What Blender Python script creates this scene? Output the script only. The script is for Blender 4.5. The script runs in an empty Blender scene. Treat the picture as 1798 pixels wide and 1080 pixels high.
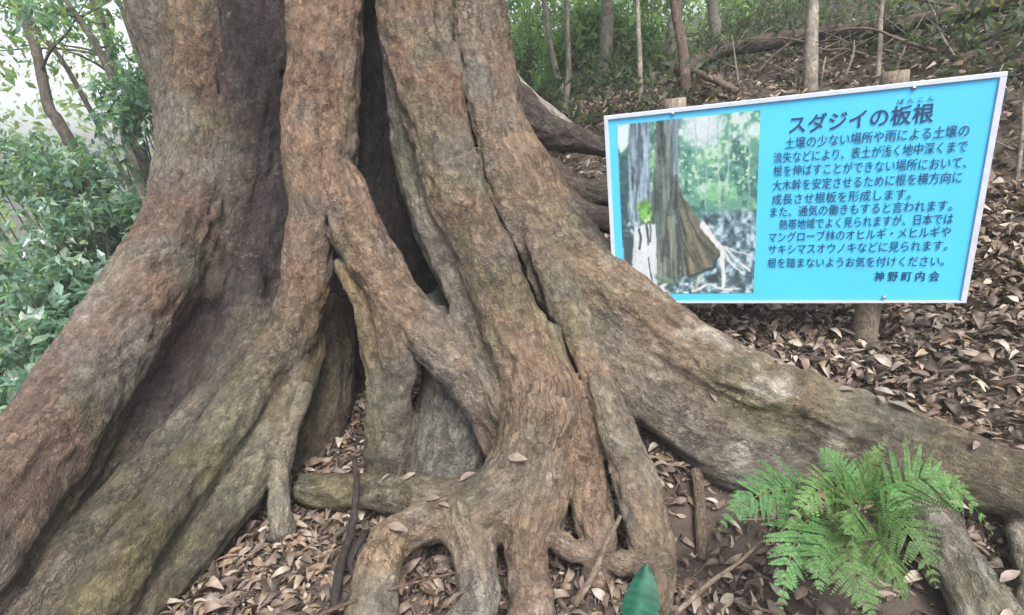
import bpy, math, random
import numpy as np
from mathutils import Matrix, Vector

SC = bpy.context.scene
COL = SC.collection
rng = np.random.default_rng(7)
random.seed(7)

# ------------------------------------------------------------------ camera
F, CX, CY, EYE = 960.0, 899.0, 540.0, 1.45          # traced in a 1798 x 1080 picture
_d = np.array([0.115, 0.932, 0.343]); _d /= np.linalg.norm(_d)
_Z = -_d; _Y = np.array([0, 0, 1.0]) - _Z * _Z[2]; _Y /= np.linalg.norm(_Y); _X = np.cross(_Y, _Z)
MC = np.array([_X, _Y, _Z])
def P(px, py, D):
    return MC @ np.array([(px - CX) / F * D, (py - CY) / F * D, D]) + np.array([0, 0, EYE])
cam = bpy.data.cameras.new('camera'); camo = bpy.data.objects.new('camera', cam); COL.objects.link(camo)
cam.sensor_width = 36; cam.lens = F / 1798 * 36; cam.clip_end = 500; cam.clip_start = 0.02
_r = np.column_stack([MC @ [1, 0, 0], MC @ [0, -1, 0], MC @ [0, 0, -1]])
camo.matrix_world = Matrix.Translation((0, 0, EYE)) @ Matrix(_r.tolist()).to_4x4()
SC.camera = camo

# ------------------------------------------------------------------ sky, sun, exposure
SUN_EL, SUN_AZ = math.radians(60), math.radians(157)    # azimuth clockwise from +Y
w = bpy.data.worlds.new('World'); SC.world = w; w.use_nodes = True
nt = w.node_tree; nt.nodes.clear()
sky = nt.nodes.new('ShaderNodeTexSky'); sky.sky_type = 'NISHITA'; sky.sun_disc = False
sky.sun_elevation = SUN_EL; sky.sun_rotation = SUN_AZ; sky.air_density = 1.0; sky.dust_density = 4.0
hs = nt.nodes.new('ShaderNodeHueSaturation'); hs.inputs['Saturation'].default_value = 0.35
bg = nt.nodes.new('ShaderNodeBackground'); bg.inputs['Strength'].default_value = 0.13
wo = nt.nodes.new('ShaderNodeOutputWorld')
nt.links.new(sky.outputs[0], hs.inputs['Color']); nt.links.new(hs.outputs[0], bg.inputs['Color']); nt.links.new(bg.outputs[0], wo.inputs['Surface'])
sl = bpy.data.lights.new('sun', 'SUN'); so = bpy.data.objects.new('sun', sl); COL.objects.link(so)
sl.energy = 2.0; sl.angle = math.radians(22); sl.color = (1.0, 0.96, 0.9)
sdir = Vector((math.sin(SUN_AZ) * math.cos(SUN_EL), math.cos(SUN_AZ) * math.cos(SUN_EL), math.sin(SUN_EL)))
so.rotation_euler = sdir.to_track_quat('Z', 'Y').to_euler()
SC.view_settings.view_transform = 'Standard'; SC.view_settings.look = 'None'
SC.view_settings.exposure = 1.5; SC.view_settings.gamma = 1.0
HAZE = 0.006
SC.cycles.max_bounces = 6; SC.cycles.transparent_max_bounces = 4
SC.cycles.sample_clamp_indirect = 4.0

# ------------------------------------------------------------------ helpers
def hash3(ix, iy, iz, seed):
    h = (ix.astype(np.uint32) * np.uint32(374761393)) ^ (iy.astype(np.uint32) * np.uint32(668265263)) ^ (iz.astype(np.uint32) * np.uint32(2147483647 - 1274126177)) ^ np.uint32(seed * 97531 % 4294967291)
    h = (h ^ (h >> np.uint32(13))) * np.uint32(1274126177)
    h = (h ^ (h >> np.uint32(16))) * np.uint32(2246822519)
    h = h ^ (h >> np.uint32(15))
    return (h & np.uint32(0xFFFFFF)).astype(np.float32) / np.float32(0xFFFFFF) * 2 - 1
def vnoise(p, seed=0):
    p = np.asarray(p, np.float32); f = np.floor(p); i = f.astype(np.int64); t = p - f
    t = t * t * t * (t * (t * 6 - 15) + 10)
    out = 0
    for dx in (0, 1):
        wx = t[:, 0] if dx else 1 - t[:, 0]
        for dy in (0, 1):
            wy = t[:, 1] if dy else 1 - t[:, 1]
            for dz in (0, 1):
                wz = t[:, 2] if dz else 1 - t[:, 2]
                out = out + wx * wy * wz * hash3(i[:, 0] + dx, i[:, 1] + dy, i[:, 2] + dz, seed)
    return out
def fbm(p, seed=0, octv=3, gain=0.5):
    p = np.asarray(p, np.float32); a = 1.0; s = 0; tot = 0
    for o in range(octv):
        s = s + a * vnoise(p + o * 17.3, seed + o); tot += a; a *= gain; p = p * 2.03
    return s / tot

def mesh_obj(name, V, faces, mat, parent=None, colors=None, smooth=False, vec=None):
    """faces: (n,4)/(n,3) int array, or a list of such arrays; -1 pads a triangle in a quad array"""
    V = np.asarray(V, np.float32); me = bpy.data.meshes.new(name)
    fl = faces if isinstance(faces, list) else [faces]
    loops = np.concatenate([np.asarray(f, np.int32).ravel() for f in fl])
    tot = np.concatenate([np.full(len(f), np.asarray(f).shape[1], np.int32) for f in fl])
    start = np.concatenate([[0], np.cumsum(tot)[:-1]]).astype(np.int32)
    me.vertices.add(len(V)); me.vertices.foreach_set('co', V.ravel())
    me.loops.add(len(loops)); me.loops.foreach_set('vertex_index', loops)
    me.polygons.add(len(tot)); me.polygons.foreach_set('loop_start', start)
    me.update(calc_edges=True); me.validate(verbose=False)
    me.polygons.foreach_set('use_smooth', np.full(len(me.polygons), bool(smooth)))
    if colors is not None:
        c = np.ones((len(V), 4), np.float32); c[:, :3] = colors
        a = me.color_attributes.new('tint', 'FLOAT_COLOR', 'POINT'); a.data.foreach_set('color', c.ravel())
    if vec is not None:
        a = me.attributes.new('bark', 'FLOAT_VECTOR', 'POINT'); a.data.foreach_set('vector', np.asarray(vec, np.float32).ravel())
    if mat: me.materials.append(mat)
    o = bpy.data.objects.new(name, me); COL.objects.link(o)
    if parent: o.parent = parent
    return o
def tag(o, label, cat, group=None, kind=None):
    o['label'] = label; o['category'] = cat
    if group: o['group'] = group
    if kind: o['kind'] = kind
    return o
def thing(name, label, cat, loc, group=None):
    o = bpy.data.objects.new(name, None); COL.objects.link(o); o.location = loc; o.empty_display_size = 0.1
    return tag(o, label, cat, group)

def catmull(pts, step):
    pts = np.asarray(pts, float); n = len(pts)
    if n == 2:
        m = max(2, int(np.linalg.norm(pts[1, :3] - pts[0, :3]) / step) + 1)
        return np.linspace(pts[0], pts[1], m)
    e = np.vstack([2 * pts[0] - pts[1], pts, 2 * pts[-1] - pts[-2]]); out = []
    for i in range(1, n):
        p0, p1, p2, p3 = e[i - 1], e[i], e[i + 1], e[i + 2]
        m = max(2, int(np.linalg.norm((p2 - p1)[:3]) / step) + 1)
        t = np.linspace(0, 1, m, endpoint=False)[:, None]
        out.append(0.5 * (2 * p1 + (p2 - p0) * t + (2 * p0 - 5 * p1 + 4 * p2 - p3) * t * t + (3 * p1 - p0 - 3 * p2 + p3) * t ** 3))
    out.append(pts[-1:]); return np.vstack(out)
def frames(C):
    T = np.gradient(C, axis=0); T /= np.linalg.norm(T, axis=1)[:, None] + 1e-9
    a = np.array([1.0, 0, 0]) if abs(T[0, 0]) < 0.8 else np.array([0, 1.0, 0])
    E1 = np.zeros_like(C); e = a - T[0] * (a @ T[0])
    for i in range(len(C)):
        e = e - T[i] * (e @ T[i]); e /= np.linalg.norm(e); E1[i] = e
    return T, E1, np.cross(T, E1)
class MB:
    """collects tubes and leaf cards, builds ONE mesh"""
    def __init__(s): s.V = []; s.Q = []; s.T = []; s.C = []; s.B = []; s.n = 0
    def add(s, V, Q=None, T=None, col=(0.2, 0.2, 0.2), bark=None):
        V = np.asarray(V, np.float32)
        if Q is not None and len(Q): s.Q.append(np.asarray(Q) + s.n)
        if T is not None and len(T): s.T.append(np.asarray(T) + s.n)
        c = np.broadcast_to(np.asarray(col, np.float32), (len(V), 3)); s.C.append(c)
        s.B.append(V if bark is None else bark)
        s.V.append(V); s.n += len(V)
    def tube(s, pts, seg=8, step=0.05, rough=0.0, col=(0.2, 0.2, 0.2), seed=None):
        """pts rows (x, y, z, r)"""
        A = catmull(pts, step); C = A[:, :3]; R = np.maximum(A[:, 3], 1e-4); T, E1, E2 = frames(C)
        th = np.linspace(0, 2 * np.pi, seg, endpoint=False); ct, st = np.cos(th), np.sin(th)
        dirs = E1[:, None, :] * ct[None, :, None] + E2[:, None, :] * st[None, :, None]
        L = np.concatenate([[0], np.cumsum(np.linalg.norm(np.diff(C, axis=0), axis=1))])
        sd = rng.uniform(0, 50) if seed is None else seed
        bk = np.stack([np.broadcast_to(ct, (len(C), seg)) * R[:, None] + sd, np.broadcast_to(st, (len(C), seg)) * R[:, None], np.broadcast_to(L[:, None], (len(C), seg))], -1).reshape(-1, 3)
        rr = R[:, None] * np.ones(seg)
        if rough:
            k = 1.2 / max(R.mean(), 0.01)
            nn = fbm(np.stack([bk[:, 0] * k, bk[:, 1] * k, bk[:, 2] * k * 0.35], -1), 5, 3).reshape(len(C), seg)
            rr = rr * (1 + rough * nn)
        V = (C[:, None, :] + dirs * rr[..., None]).reshape(-1, 3)
        i = np.arange(len(C) - 1)[:, None] * seg; j = np.arange(seg)[None, :]; k2 = (j + 1) % seg
        Q = np.stack([i + j, i + k2, i + seg + k2, i + seg + j], -1).reshape(-1, 4)
        n = len(V); V = np.vstack([V, C[:1], C[-1:]]); bk = np.vstack([bk, bk[:1], bk[-1:]])
        jj = np.arange(seg)
        T2 = np.vstack([np.stack([np.full(seg, n), (jj + 1) % seg, jj], -1), np.stack([np.full(seg, n + 1), n - seg + jj, n - seg + (jj + 1) % seg], -1)])
        s.add(V, Q, T2, col, bk)
    def build(s, name, mat, parent=None, smooth=True):
        fl = []
        if s.Q: fl.append(np.vstack(s.Q))
        if s.T: fl.append(np.vstack(s.T))
        V = np.vstack(s.V)
        if parent is not None: V = V - np.array(parent.location, np.float32)
        return mesh_obj(name, V, fl, mat, parent, np.vstack(s.C), smooth, np.vstack(s.B))
def leaf_cards(mb, pos, d, nrm, length, width, col, curl=0.15, fold=0.15, rows=3):
    """folded, curled leaves: pos base, d length direction, nrm normal; arrays of n"""
    n = len(pos); d = d / np.linalg.norm(d, axis=1)[:, None]
    nrm = nrm - d * np.sum(nrm * d, 1)[:, None]; nrm /= np.linalg.norm(nrm, axis=1)[:, None] + 1e-9
    sd = np.cross(nrm, d)
    t = np.linspace(0, 1, rows + 1); wf = np.sin(np.pi * np.clip(t, 0.02, 0.985) ** 0.85) ** 0.8
    length = np.broadcast_to(length, n); width = np.broadcast_to(width, n); curl = np.broadcast_to(curl, n); fold = np.broadcast_to(fold, n)
    V = np.zeros((n, rows + 1, 3, 3), np.float32)
    for k in range(rows + 1):
        c = pos + d * (length * t[k])[:, None] + nrm * (curl * length * (0.25 - (t[k] - 0.5) ** 2) * 2)[:, None]
        wv = width * 0.5 * wf[k]
        V[:, k, 1] = c
        V[:, k, 0] = c - sd * wv[:, None] + nrm * (fold * wv)[:, None]
        V[:, k, 2] = c + sd * wv[:, None] + nrm * (fold * wv)[:, None]
    m = (rows + 1) * 3
    q = []
    for k in range(rows):
        for j in range(2):
            q.append([k * 3 + j, k * 3 + j + 1, k * 3 + 4 + j, k * 3 + 3 + j])
    Q = (np.arange(n)[:, None, None] * m + np.array(q)[None]).reshape(-1, 4)
    mb.add(V.reshape(-1, 3), Q, None, np.repeat(np.asarray(col, np.float32), m, 0))
def unit(n):
    v = rng.normal(size=(n, 3)); return v / np.linalg.norm(v, axis=1)[:, None]

def sway(p0, d, L_, n, wob_):
    pts = [np.array(p0, float)]; d = np.array(d, float); d /= np.linalg.norm(d)
    for k in range(n):
        d = d + rng.normal(size=3) * wob_; d /= np.linalg.norm(d); pts.append(pts[-1] + d * L_ / n)
    return np.array(pts)
# ------------------------------------------------------------------ materials
def new_mat(name):
    m = bpy.data.materials.new(name); m.use_nodes = True; t = m.node_tree
    return m, t, t.nodes['Principled BSDF'], t.nodes.new, t.links.new
def bark_mat(name, scale=1.0, bump=0.6, dist=0.02, rough=0.85, lichen=0.5):
    m, t, b, N, L = new_mat(name)
    at = N('ShaderNodeAttribute'); at.attribute_name = 'bark'
    tc = N('ShaderNodeAttribute'); tc.attribute_name = 'tint'
    mp = N('ShaderNodeMapping'); mp.inputs['Scale'].default_value = (scale, scale, scale * 0.5); L(at.outputs['Vector'], mp.inputs['Vector'])
    n1 = N('ShaderNodeTexNoise'); n1.inputs['Scale'].default_value = 75; n1.inputs['Detail'].default_value = 8; n1.inputs['Roughness'].default_value = 0.72; L(mp.outputs[0], n1.inputs['Vector'])
    n2 = N('ShaderNodeTexNoise'); n2.inputs['Scale'].default_value = 14; n2.inputs['Detail'].default_value = 5; n2.inputs['Roughness'].default_value = 0.7; L(at.outputs['Vector'], n2.inputs['Vector'])
    vo = N('ShaderNodeTexVoronoi'); vo.feature = 'DISTANCE_TO_EDGE'; vo.inputs['Scale'].default_value = 34; 
    mp2 = N('ShaderNodeMapping'); mp2.inputs['Scale'].default_value = (scale, scale, scale * 0.4); L(at.outputs['Vector'], mp2.inputs['Vector'])
    wv = N('ShaderNodeMixRGB'); wv.blend_type = 'LINEAR_LIGHT'; wv.inputs[0].default_value = 0.05; L(mp2.outputs[0], wv.inputs[1]); L(n2.outputs['Color'], wv.inputs[2])
    L(wv.outputs[0], vo.inputs['Vector'])
    r1 = N('ShaderNodeValToRGB'); r1.color_ramp.elements[0].position = 0.32; r1.color_ramp.elements[0].color = (0.55, 0.52, 0.51, 1); r1.color_ramp.elements[1].position = 0.72; r1.color_ramp.elements[1].color = (1.45, 1.42, 1.38, 1)
    L(n1.outputs['Fac'], r1.inputs['Fac'])
    mu = N('ShaderNodeMixRGB'); mu.blend_type = 'MULTIPLY'; mu.inputs[0].default_value = 1; L(tc.outputs['Color'], mu.inputs[1]); L(r1.outputs[0], mu.inputs[2])
    r2 = N('ShaderNodeValToRGB'); r2.color_ramp.elements[0].position = 0.35; r2.color_ramp.elements[0].color = (0.62, 0.58, 0.56, 1); r2.color_ramp.elements[1].position = 0.65; r2.color_ramp.elements[1].color = (1.2, 1.2, 1.2, 1)
    L(n2.outputs['Fac'], r2.inputs['Fac'])
    mu2 = N('ShaderNodeMixRGB'); mu2.blend_type = 'MULTIPLY'; mu2.inputs[0].default_value = 0.8; L(mu.outputs[0], mu2.inputs[1]); L(r2.outputs[0], mu2.inputs[2])
    n3 = N('ShaderNodeTexNoise'); n3.inputs['Scale'].default_value = 22; n3.inputs['Detail'].default_value = 7; n3.inputs['Roughness'].default_value = 0.72; L(at.outputs['Vector'], n3.inputs['Vector'])
    r3 = N('ShaderNodeValToRGB'); r3.color_ramp.elements[0].position = 0.6; r3.color_ramp.elements[0].color = (0, 0, 0, 1); r3.color_ramp.elements[1].position = 0.72; r3.color_ramp.elements[1].color = (lichen,) * 3 + (1,)
    L(n3.outputs['Fac'], r3.inputs['Fac'])
    li = N('ShaderNodeMixRGB'); L(r3.outputs[0], li.inputs[0]); L(mu2.outputs[0], li.inputs[1]); li.inputs[2].default_value = (0.33, 0.32, 0.28, 1)
    v2 = N('ShaderNodeTexVoronoi'); v2.inputs['Scale'].default_value = 52; v2.inputs['Randomness'].default_value = 1; L(wv.outputs[0], v2.inputs['Vector'])
    rp = N('ShaderNodeValToRGB'); rp.color_ramp.elements[0].position = 0.1; rp.color_ramp.elements[0].color = (.62, .62, .64, 1); rp.color_ramp.elements[1].position = .9; rp.color_ramp.elements[1].color = (1.4, 1.36, 1.3, 1); L(v2.outputs['Color'], rp.inputs['Fac'])
    mp_ = N('ShaderNodeMixRGB'); mp_.blend_type = 'MULTIPLY'; mp_.inputs[0].default_value = .75; L(li.outputs[0], mp_.inputs[1]); L(rp.outputs[0], mp_.inputs[2])
    ck = N('ShaderNodeValToRGB'); ck.color_ramp.elements[0].position = 0.0; ck.color_ramp.elements[0].color = (.45, .42, .42, 1); ck.color_ramp.elements[1].position = .09; ck.color_ramp.elements[1].color = (1, 1, 1, 1); L(vo.outputs['Distance'], ck.inputs['Fac'])
    n4 = N('ShaderNodeTexNoise'); n4.inputs['Scale'].default_value = 5; n4.inputs['Detail'].default_value = 3; L(at.outputs['Vector'], n4.inputs['Vector'])
    r4 = N('ShaderNodeValToRGB'); r4.color_ramp.elements[0].position = .46; r4.color_ramp.elements[0].color = (0, 0, 0, 1); r4.color_ramp.elements[1].position = .62; L(n4.outputs['Fac'], r4.inputs['Fac'])
    mc = N('ShaderNodeMixRGB'); mc.blend_type = 'MULTIPLY'; L(r4.outputs[0], mc.inputs[0]); L(mp_.outputs[0], mc.inputs[1]); L(ck.outputs[0], mc.inputs[2])
    n6 = N('ShaderNodeTexNoise'); n6.inputs['Scale'].default_value = 130; n6.inputs['Detail'].default_value = 4; L(mp2.outputs[0], n6.inputs['Vector'])
    r6 = N('ShaderNodeValToRGB'); r6.color_ramp.elements[0].position = .6; r6.color_ramp.elements[0].color = (0, 0, 0, 1); r6.color_ramp.elements[1].position = .7; r6.color_ramp.elements[1].color = (.55, .55, .55, 1); L(n6.outputs['Fac'], r6.inputs['Fac'])
    mf = N('ShaderNodeMixRGB'); L(r6.outputs[0], mf.inputs[0]); L(mc.outputs[0], mf.inputs[1]); fl_ = N('ShaderNodeMixRGB'); fl_.blend_type = 'MULTIPLY'; fl_.inputs[0].default_value = 1; L(mc.outputs[0], fl_.inputs[1]); fl_.inputs[2].default_value = (2.1, 2.0, 1.95, 1); L(fl_.outputs[0], mf.inputs[2])
    L(mf.outputs[0], b.inputs['Base Color'])
    b.inputs['Roughness'].default_value = rough; b.inputs['Specular IOR Level'].default_value = 0.25
    cr = N('ShaderNodeValToRGB'); cr.color_ramp.elements[0].position = 0.0; cr.color_ramp.elements[1].position = 0.12; L(vo.outputs['Distance'], cr.inputs['Fac'])
    ad = N('ShaderNodeMath'); ad.operation = 'MULTIPLY_ADD'; L(cr.outputs[0], ad.inputs[0]); ad.inputs[1].default_value = 0.25; L(n1.outputs['Fac'], ad.inputs[2])
    ad3 = N('ShaderNodeMath'); ad3.operation = 'MULTIPLY_ADD'; L(rp.outputs[0], ad3.inputs[0]); ad3.inputs[1].default_value = 0.3; L(ad.outputs[0], ad3.inputs[2])
    ad2 = N('ShaderNodeMath'); ad2.operation = 'MULTIPLY_ADD'; L(n3.outputs['Fac'], ad2.inputs[0]); ad2.inputs[1].default_value = 0.8; L(ad3.outputs[0], ad2.inputs[2])
    bp = N('ShaderNodeBump'); bp.inputs['Strength'].default_value = bump; bp.inputs['Distance'].default_value = dist; L(ad2.outputs[0], bp.inputs['Height']); L(bp.outputs[0], b.inputs['Normal'])
    return m
def leaf_mat(name, rough=0.4, trans=0.35, spec=0.5):
    m, t, b, N, L = new_mat(name)
    tc = N('ShaderNodeAttribute'); tc.attribute_name = 'tint'
    ge = N('ShaderNodeTexCoord'); no = N('ShaderNodeTexNoise'); no.inputs['Scale'].default_value = 45; no.inputs['Detail'].default_value = 3; L(ge.outputs['Object'], no.inputs['Vector'])
    rr = N('ShaderNodeValToRGB'); rr.color_ramp.elements[0].position = 0.3; rr.color_ramp.elements[0].color = (0.7, 0.68, 0.66, 1); rr.color_ramp.elements[1].position = 0.7; rr.color_ramp.elements[1].color = (1.2, 1.2, 1.2, 1); L(no.outputs['Fac'], rr.inputs['Fac'])
    mu = N('ShaderNodeMixRGB'); mu.blend_type = 'MULTIPLY'; mu.inputs[0].default_value = 1; L(tc.outputs['Color'], mu.inputs[1]); L(rr.outputs[0], mu.inputs[2])
    L(mu.outputs[0], b.inputs['Base Color']); b.inputs['Roughness'].default_value = rough; b.inputs['Specular IOR Level'].default_value = spec
    if trans:
        tr = N('ShaderNodeBsdfTranslucent'); mx = N('ShaderNodeMixShader'); mx.inputs[0].default_value = trans
        br = N('ShaderNodeMixRGB'); br.blend_type = 'MULTIPLY'; br.inputs[0].default_value = 1; br.inputs[2].default_value = (1.5, 1.7, 0.8, 1); L(mu.outputs[0], br.inputs[1]); L(br.outputs[0], tr.inputs['Color'])
        L(b.outputs[0], mx.inputs[1]); L(tr.outputs[0], mx.inputs[2]); L(mx.outputs[0], t.nodes['Material Output'].inputs['Surface'])
    return m
def plain_mat(name, col, rough=0.6, var=0.15, scale=20, metal=0.0, bump=0.0):
    m, t, b, N, L = new_mat(name)
    ge = N('ShaderNodeTexCoord'); no = N('ShaderNodeTexNoise'); no.inputs['Scale'].default_value = scale; no.inputs['Detail'].default_value = 5; L(ge.outputs['Object'], no.inputs['Vector'])
    rr = N('ShaderNodeValToRGB'); a, c = 1 - var, 1 + var
    rr.color_ramp.elements[0].position = 0.3; rr.color_ramp.elements[0].color = (col[0] * a, col[1] * a, col[2] * a, 1)
    rr.color_ramp.elements[1].position = 0.7; rr.color_ramp.elements[1].color = (col[0] * c, col[1] * c, col[2] * c, 1)
    L(no.outputs['Fac'], rr.inputs['Fac']); L(rr.outputs[0], b.inputs['Base Color']); b.inputs['Roughness'].default_value = rough; b.inputs['Metallic'].default_value = metal
    if bump:
        bp = N('ShaderNodeBump'); bp.inputs['Strength'].default_value = bump; bp.inputs['Distance'].default_value = 0.01; L(no.outputs['Fac'], bp.inputs['Height']); L(bp.outputs[0], b.inputs['Normal'])
    return m
def tint_mat(name, rough=0.5):
    m, t, b, N, L = new_mat(name); tc = N('ShaderNodeAttribute'); tc.attribute_name = 'tint'
    L(tc.outputs['Color'], b.inputs['Base Color']); b.inputs['Roughness'].default_value = rough
    return m
M_BARK = bark_mat('buttress_bark', 1.0, .8, .025, 0.85, 0.45)
M_BARK2 = bark_mat('forest_bark', 0.7, 0.5, .012, 0.9, 0.35)
M_DEAD = bark_mat('dead_wood', 1.6, 0.5, .012, 0.9, 0.5)
M_LITTER = leaf_mat('dry_leaves', 0.55, 0.12, 0.4)
M_LEAF = leaf_mat('glossy_leaves', 0.3, 0.42, 0.9)
M_FAR = leaf_mat('canopy_leaves', 0.5, 0.5, 0.3)
M_FERN = leaf_mat('fern_green', 0.5, 0.35, 0.3)

# ------------------------------------------------------------------ ground
ANCH = np.array([(-0.75, 1.9, .22), (-.42, 1.5, .17), (-.3, 1.32, .15), (-1.1, 1.17, .26), (0.3, 1.2, .16), (-.1, 1.0, .09), (-.22, 1.02, .08), (-.5, 1.0, .2), (0.47, 1.26, .14), (.1, .9, .1), (1.05, .95, .16), (1.25, .88, .2), (1.12, 1.56, .52), (1.3, 1.9, .6), (1.35, 1.25, .47), (.8, 2.0, .62), (.8, .85, .16),
    (.55, 4.3, 1.22), (1.3, 5.9, 1.5), (2.3, 8.6, 1.2), (1.0, 7.0, .9), (2.3, 4.2, 1.28), (3.6, 4.4, 1.72), (5.4, 6.5, 1.95), (3.45, 8.8, 1.9), (0, 3.6, .75), (-2.2, 2.4, .12), (-3.2, 3.8, -.1), (-6, 8, -.8), (-2, 5, .35), (0, 8, .1),
    (-10, 14, -2.), (-25, 25, -5), (0, 20, -1.5), (8, 10, 4.0), (14, 14, 7), (25, 30, 12), (6, 20, 2), (8, 3, 3.4), (0, -3, .1), (5, -3, 1.4), (-6, -3, -.8), (-40, 0, -6), (40, 0, 16), (0, 55, -3), (40, 55, 16), (-40, 55, -7), (0, -30, -2)])
def _phi(r): return np.sqrt(r * r + 0.15)
_n = len(ANCH); _K = np.zeros((_n + 3, _n + 3))
_K[:_n, :_n] = _phi(np.linalg.norm(ANCH[:, None, :2] - ANCH[None, :, :2], axis=2)); _K[:_n, _n] = 1; _K[:_n, _n + 1:] = ANCH[:, :2]; _K[_n:, :_n] = _K[:_n, _n:].T
_W = np.linalg.solve(_K, np.concatenate([ANCH[:, 2], np.zeros(3)]))
def ground(x, y):
    x = np.atleast_1d(np.asarray(x, float)); y = np.atleast_1d(np.asarray(y, float))
    z = _W[_n] + _W[_n + 1] * x + _W[_n + 2] * y
    for i in range(_n): z = z + _W[i] * _phi(np.hypot(x - ANCH[i, 0], y - ANCH[i, 1]))
    q = np.stack([x, y, np.zeros_like(x)], -1)
    dd = np.hypot(x, y)
    return z + 0.035 * fbm(q * 2.2, 31, 3) * np.clip(dd / 2, .4, 2) + 0.25 * fbm(q * .35, 37, 2) * np.clip((dd - 4) / 8, 0, 1)
def gz(x, y): return float(ground(x, y)[0])
def GP(px, py, dmin=0.8, dmax=40):
    """the point of the ground the picture shows at (px, py)"""
    D = np.geomspace(dmin, dmax, 160); pts = np.array([P(px, py, d) for d in D])
    g = pts[:, 2] - ground(pts[:, 0], pts[:, 1]); k = np.argmax(g < 0)
    if g[k] >= 0: k = len(D) - 1
    if k == 0: return pts[0]
    t = g[k - 1] / (g[k - 1] - g[k] + 1e-9); return P(px, py, D[k - 1] + (D[k] - D[k - 1]) * np.clip(t, 0, 1))
u = np.linspace(-1, 1, 250); gx = 0.5 + 45 * np.sinh(u * 4.2) / math.sinh(4.2)
v = np.linspace(-.55, 1, 250); gy = 2.2 + 58 * np.sinh(v * 4.4) / math.sinh(4.4)
GX, GY = np.meshgrid(gx, gy); GZ = ground(GX.ravel(), GY.ravel())
_i = np.arange(249)[:, None] * 250 + np.arange(249)[None]; GQ = np.stack([_i, _i + 1, _i + 251, _i + 250], -1).reshape(-1, 4)
m, t, b, N, L = new_mat('forest_soil')
ge = N('ShaderNodeTexCoord'); no = N('ShaderNodeTexNoise'); no.inputs['Scale'].default_value = 9; no.inputs['Detail'].default_value = 8; no.inputs['Roughness'].default_value = .7; L(ge.outputs['Object'], no.inputs['Vector'])
rr = N('ShaderNodeValToRGB'); rr.color_ramp.elements[0].position = .35; rr.color_ramp.elements[0].color = (.028, .02, .016, 1); rr.color_ramp.elements[1].position = .7; rr.color_ramp.elements[1].color = (.10, .075, .06, 1)
L(no.outputs['Fac'], rr.inputs['Fac']); L(rr.outputs[0], b.inputs['Base Color']); b.inputs['Roughness'].default_value = .95
bp = N('ShaderNodeBump'); bp.inputs['Strength'].default_value = .8; bp.inputs['Distance'].default_value = .03; L(no.outputs['Fac'], bp.inputs['Height']); L(bp.outputs[0], b.inputs['Normal'])
g = mesh_obj('ground', np.stack([GX.ravel(), GY.ravel(), GZ], -1), GQ, m, smooth=True); g['kind'] = 'structure'

# ------------------------------------------------------------------ the buttressed tree
RED = (.166, .116, .084); GREY = (.150, .134, .116); DARK = (.082, .068, .064); RECESS_SHADE = (.034, .028, .032); OLIVE = (.136, .122, .070); TAN = (.185, .145, .102); BLUE = (.120, .130, .120); PALE = (.24, .225, .195); PLUM = (.145, .106, .086)  # near-black purple tint paints the shade of recesses and slots into the bark
def top(*p): return list(p)
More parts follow.
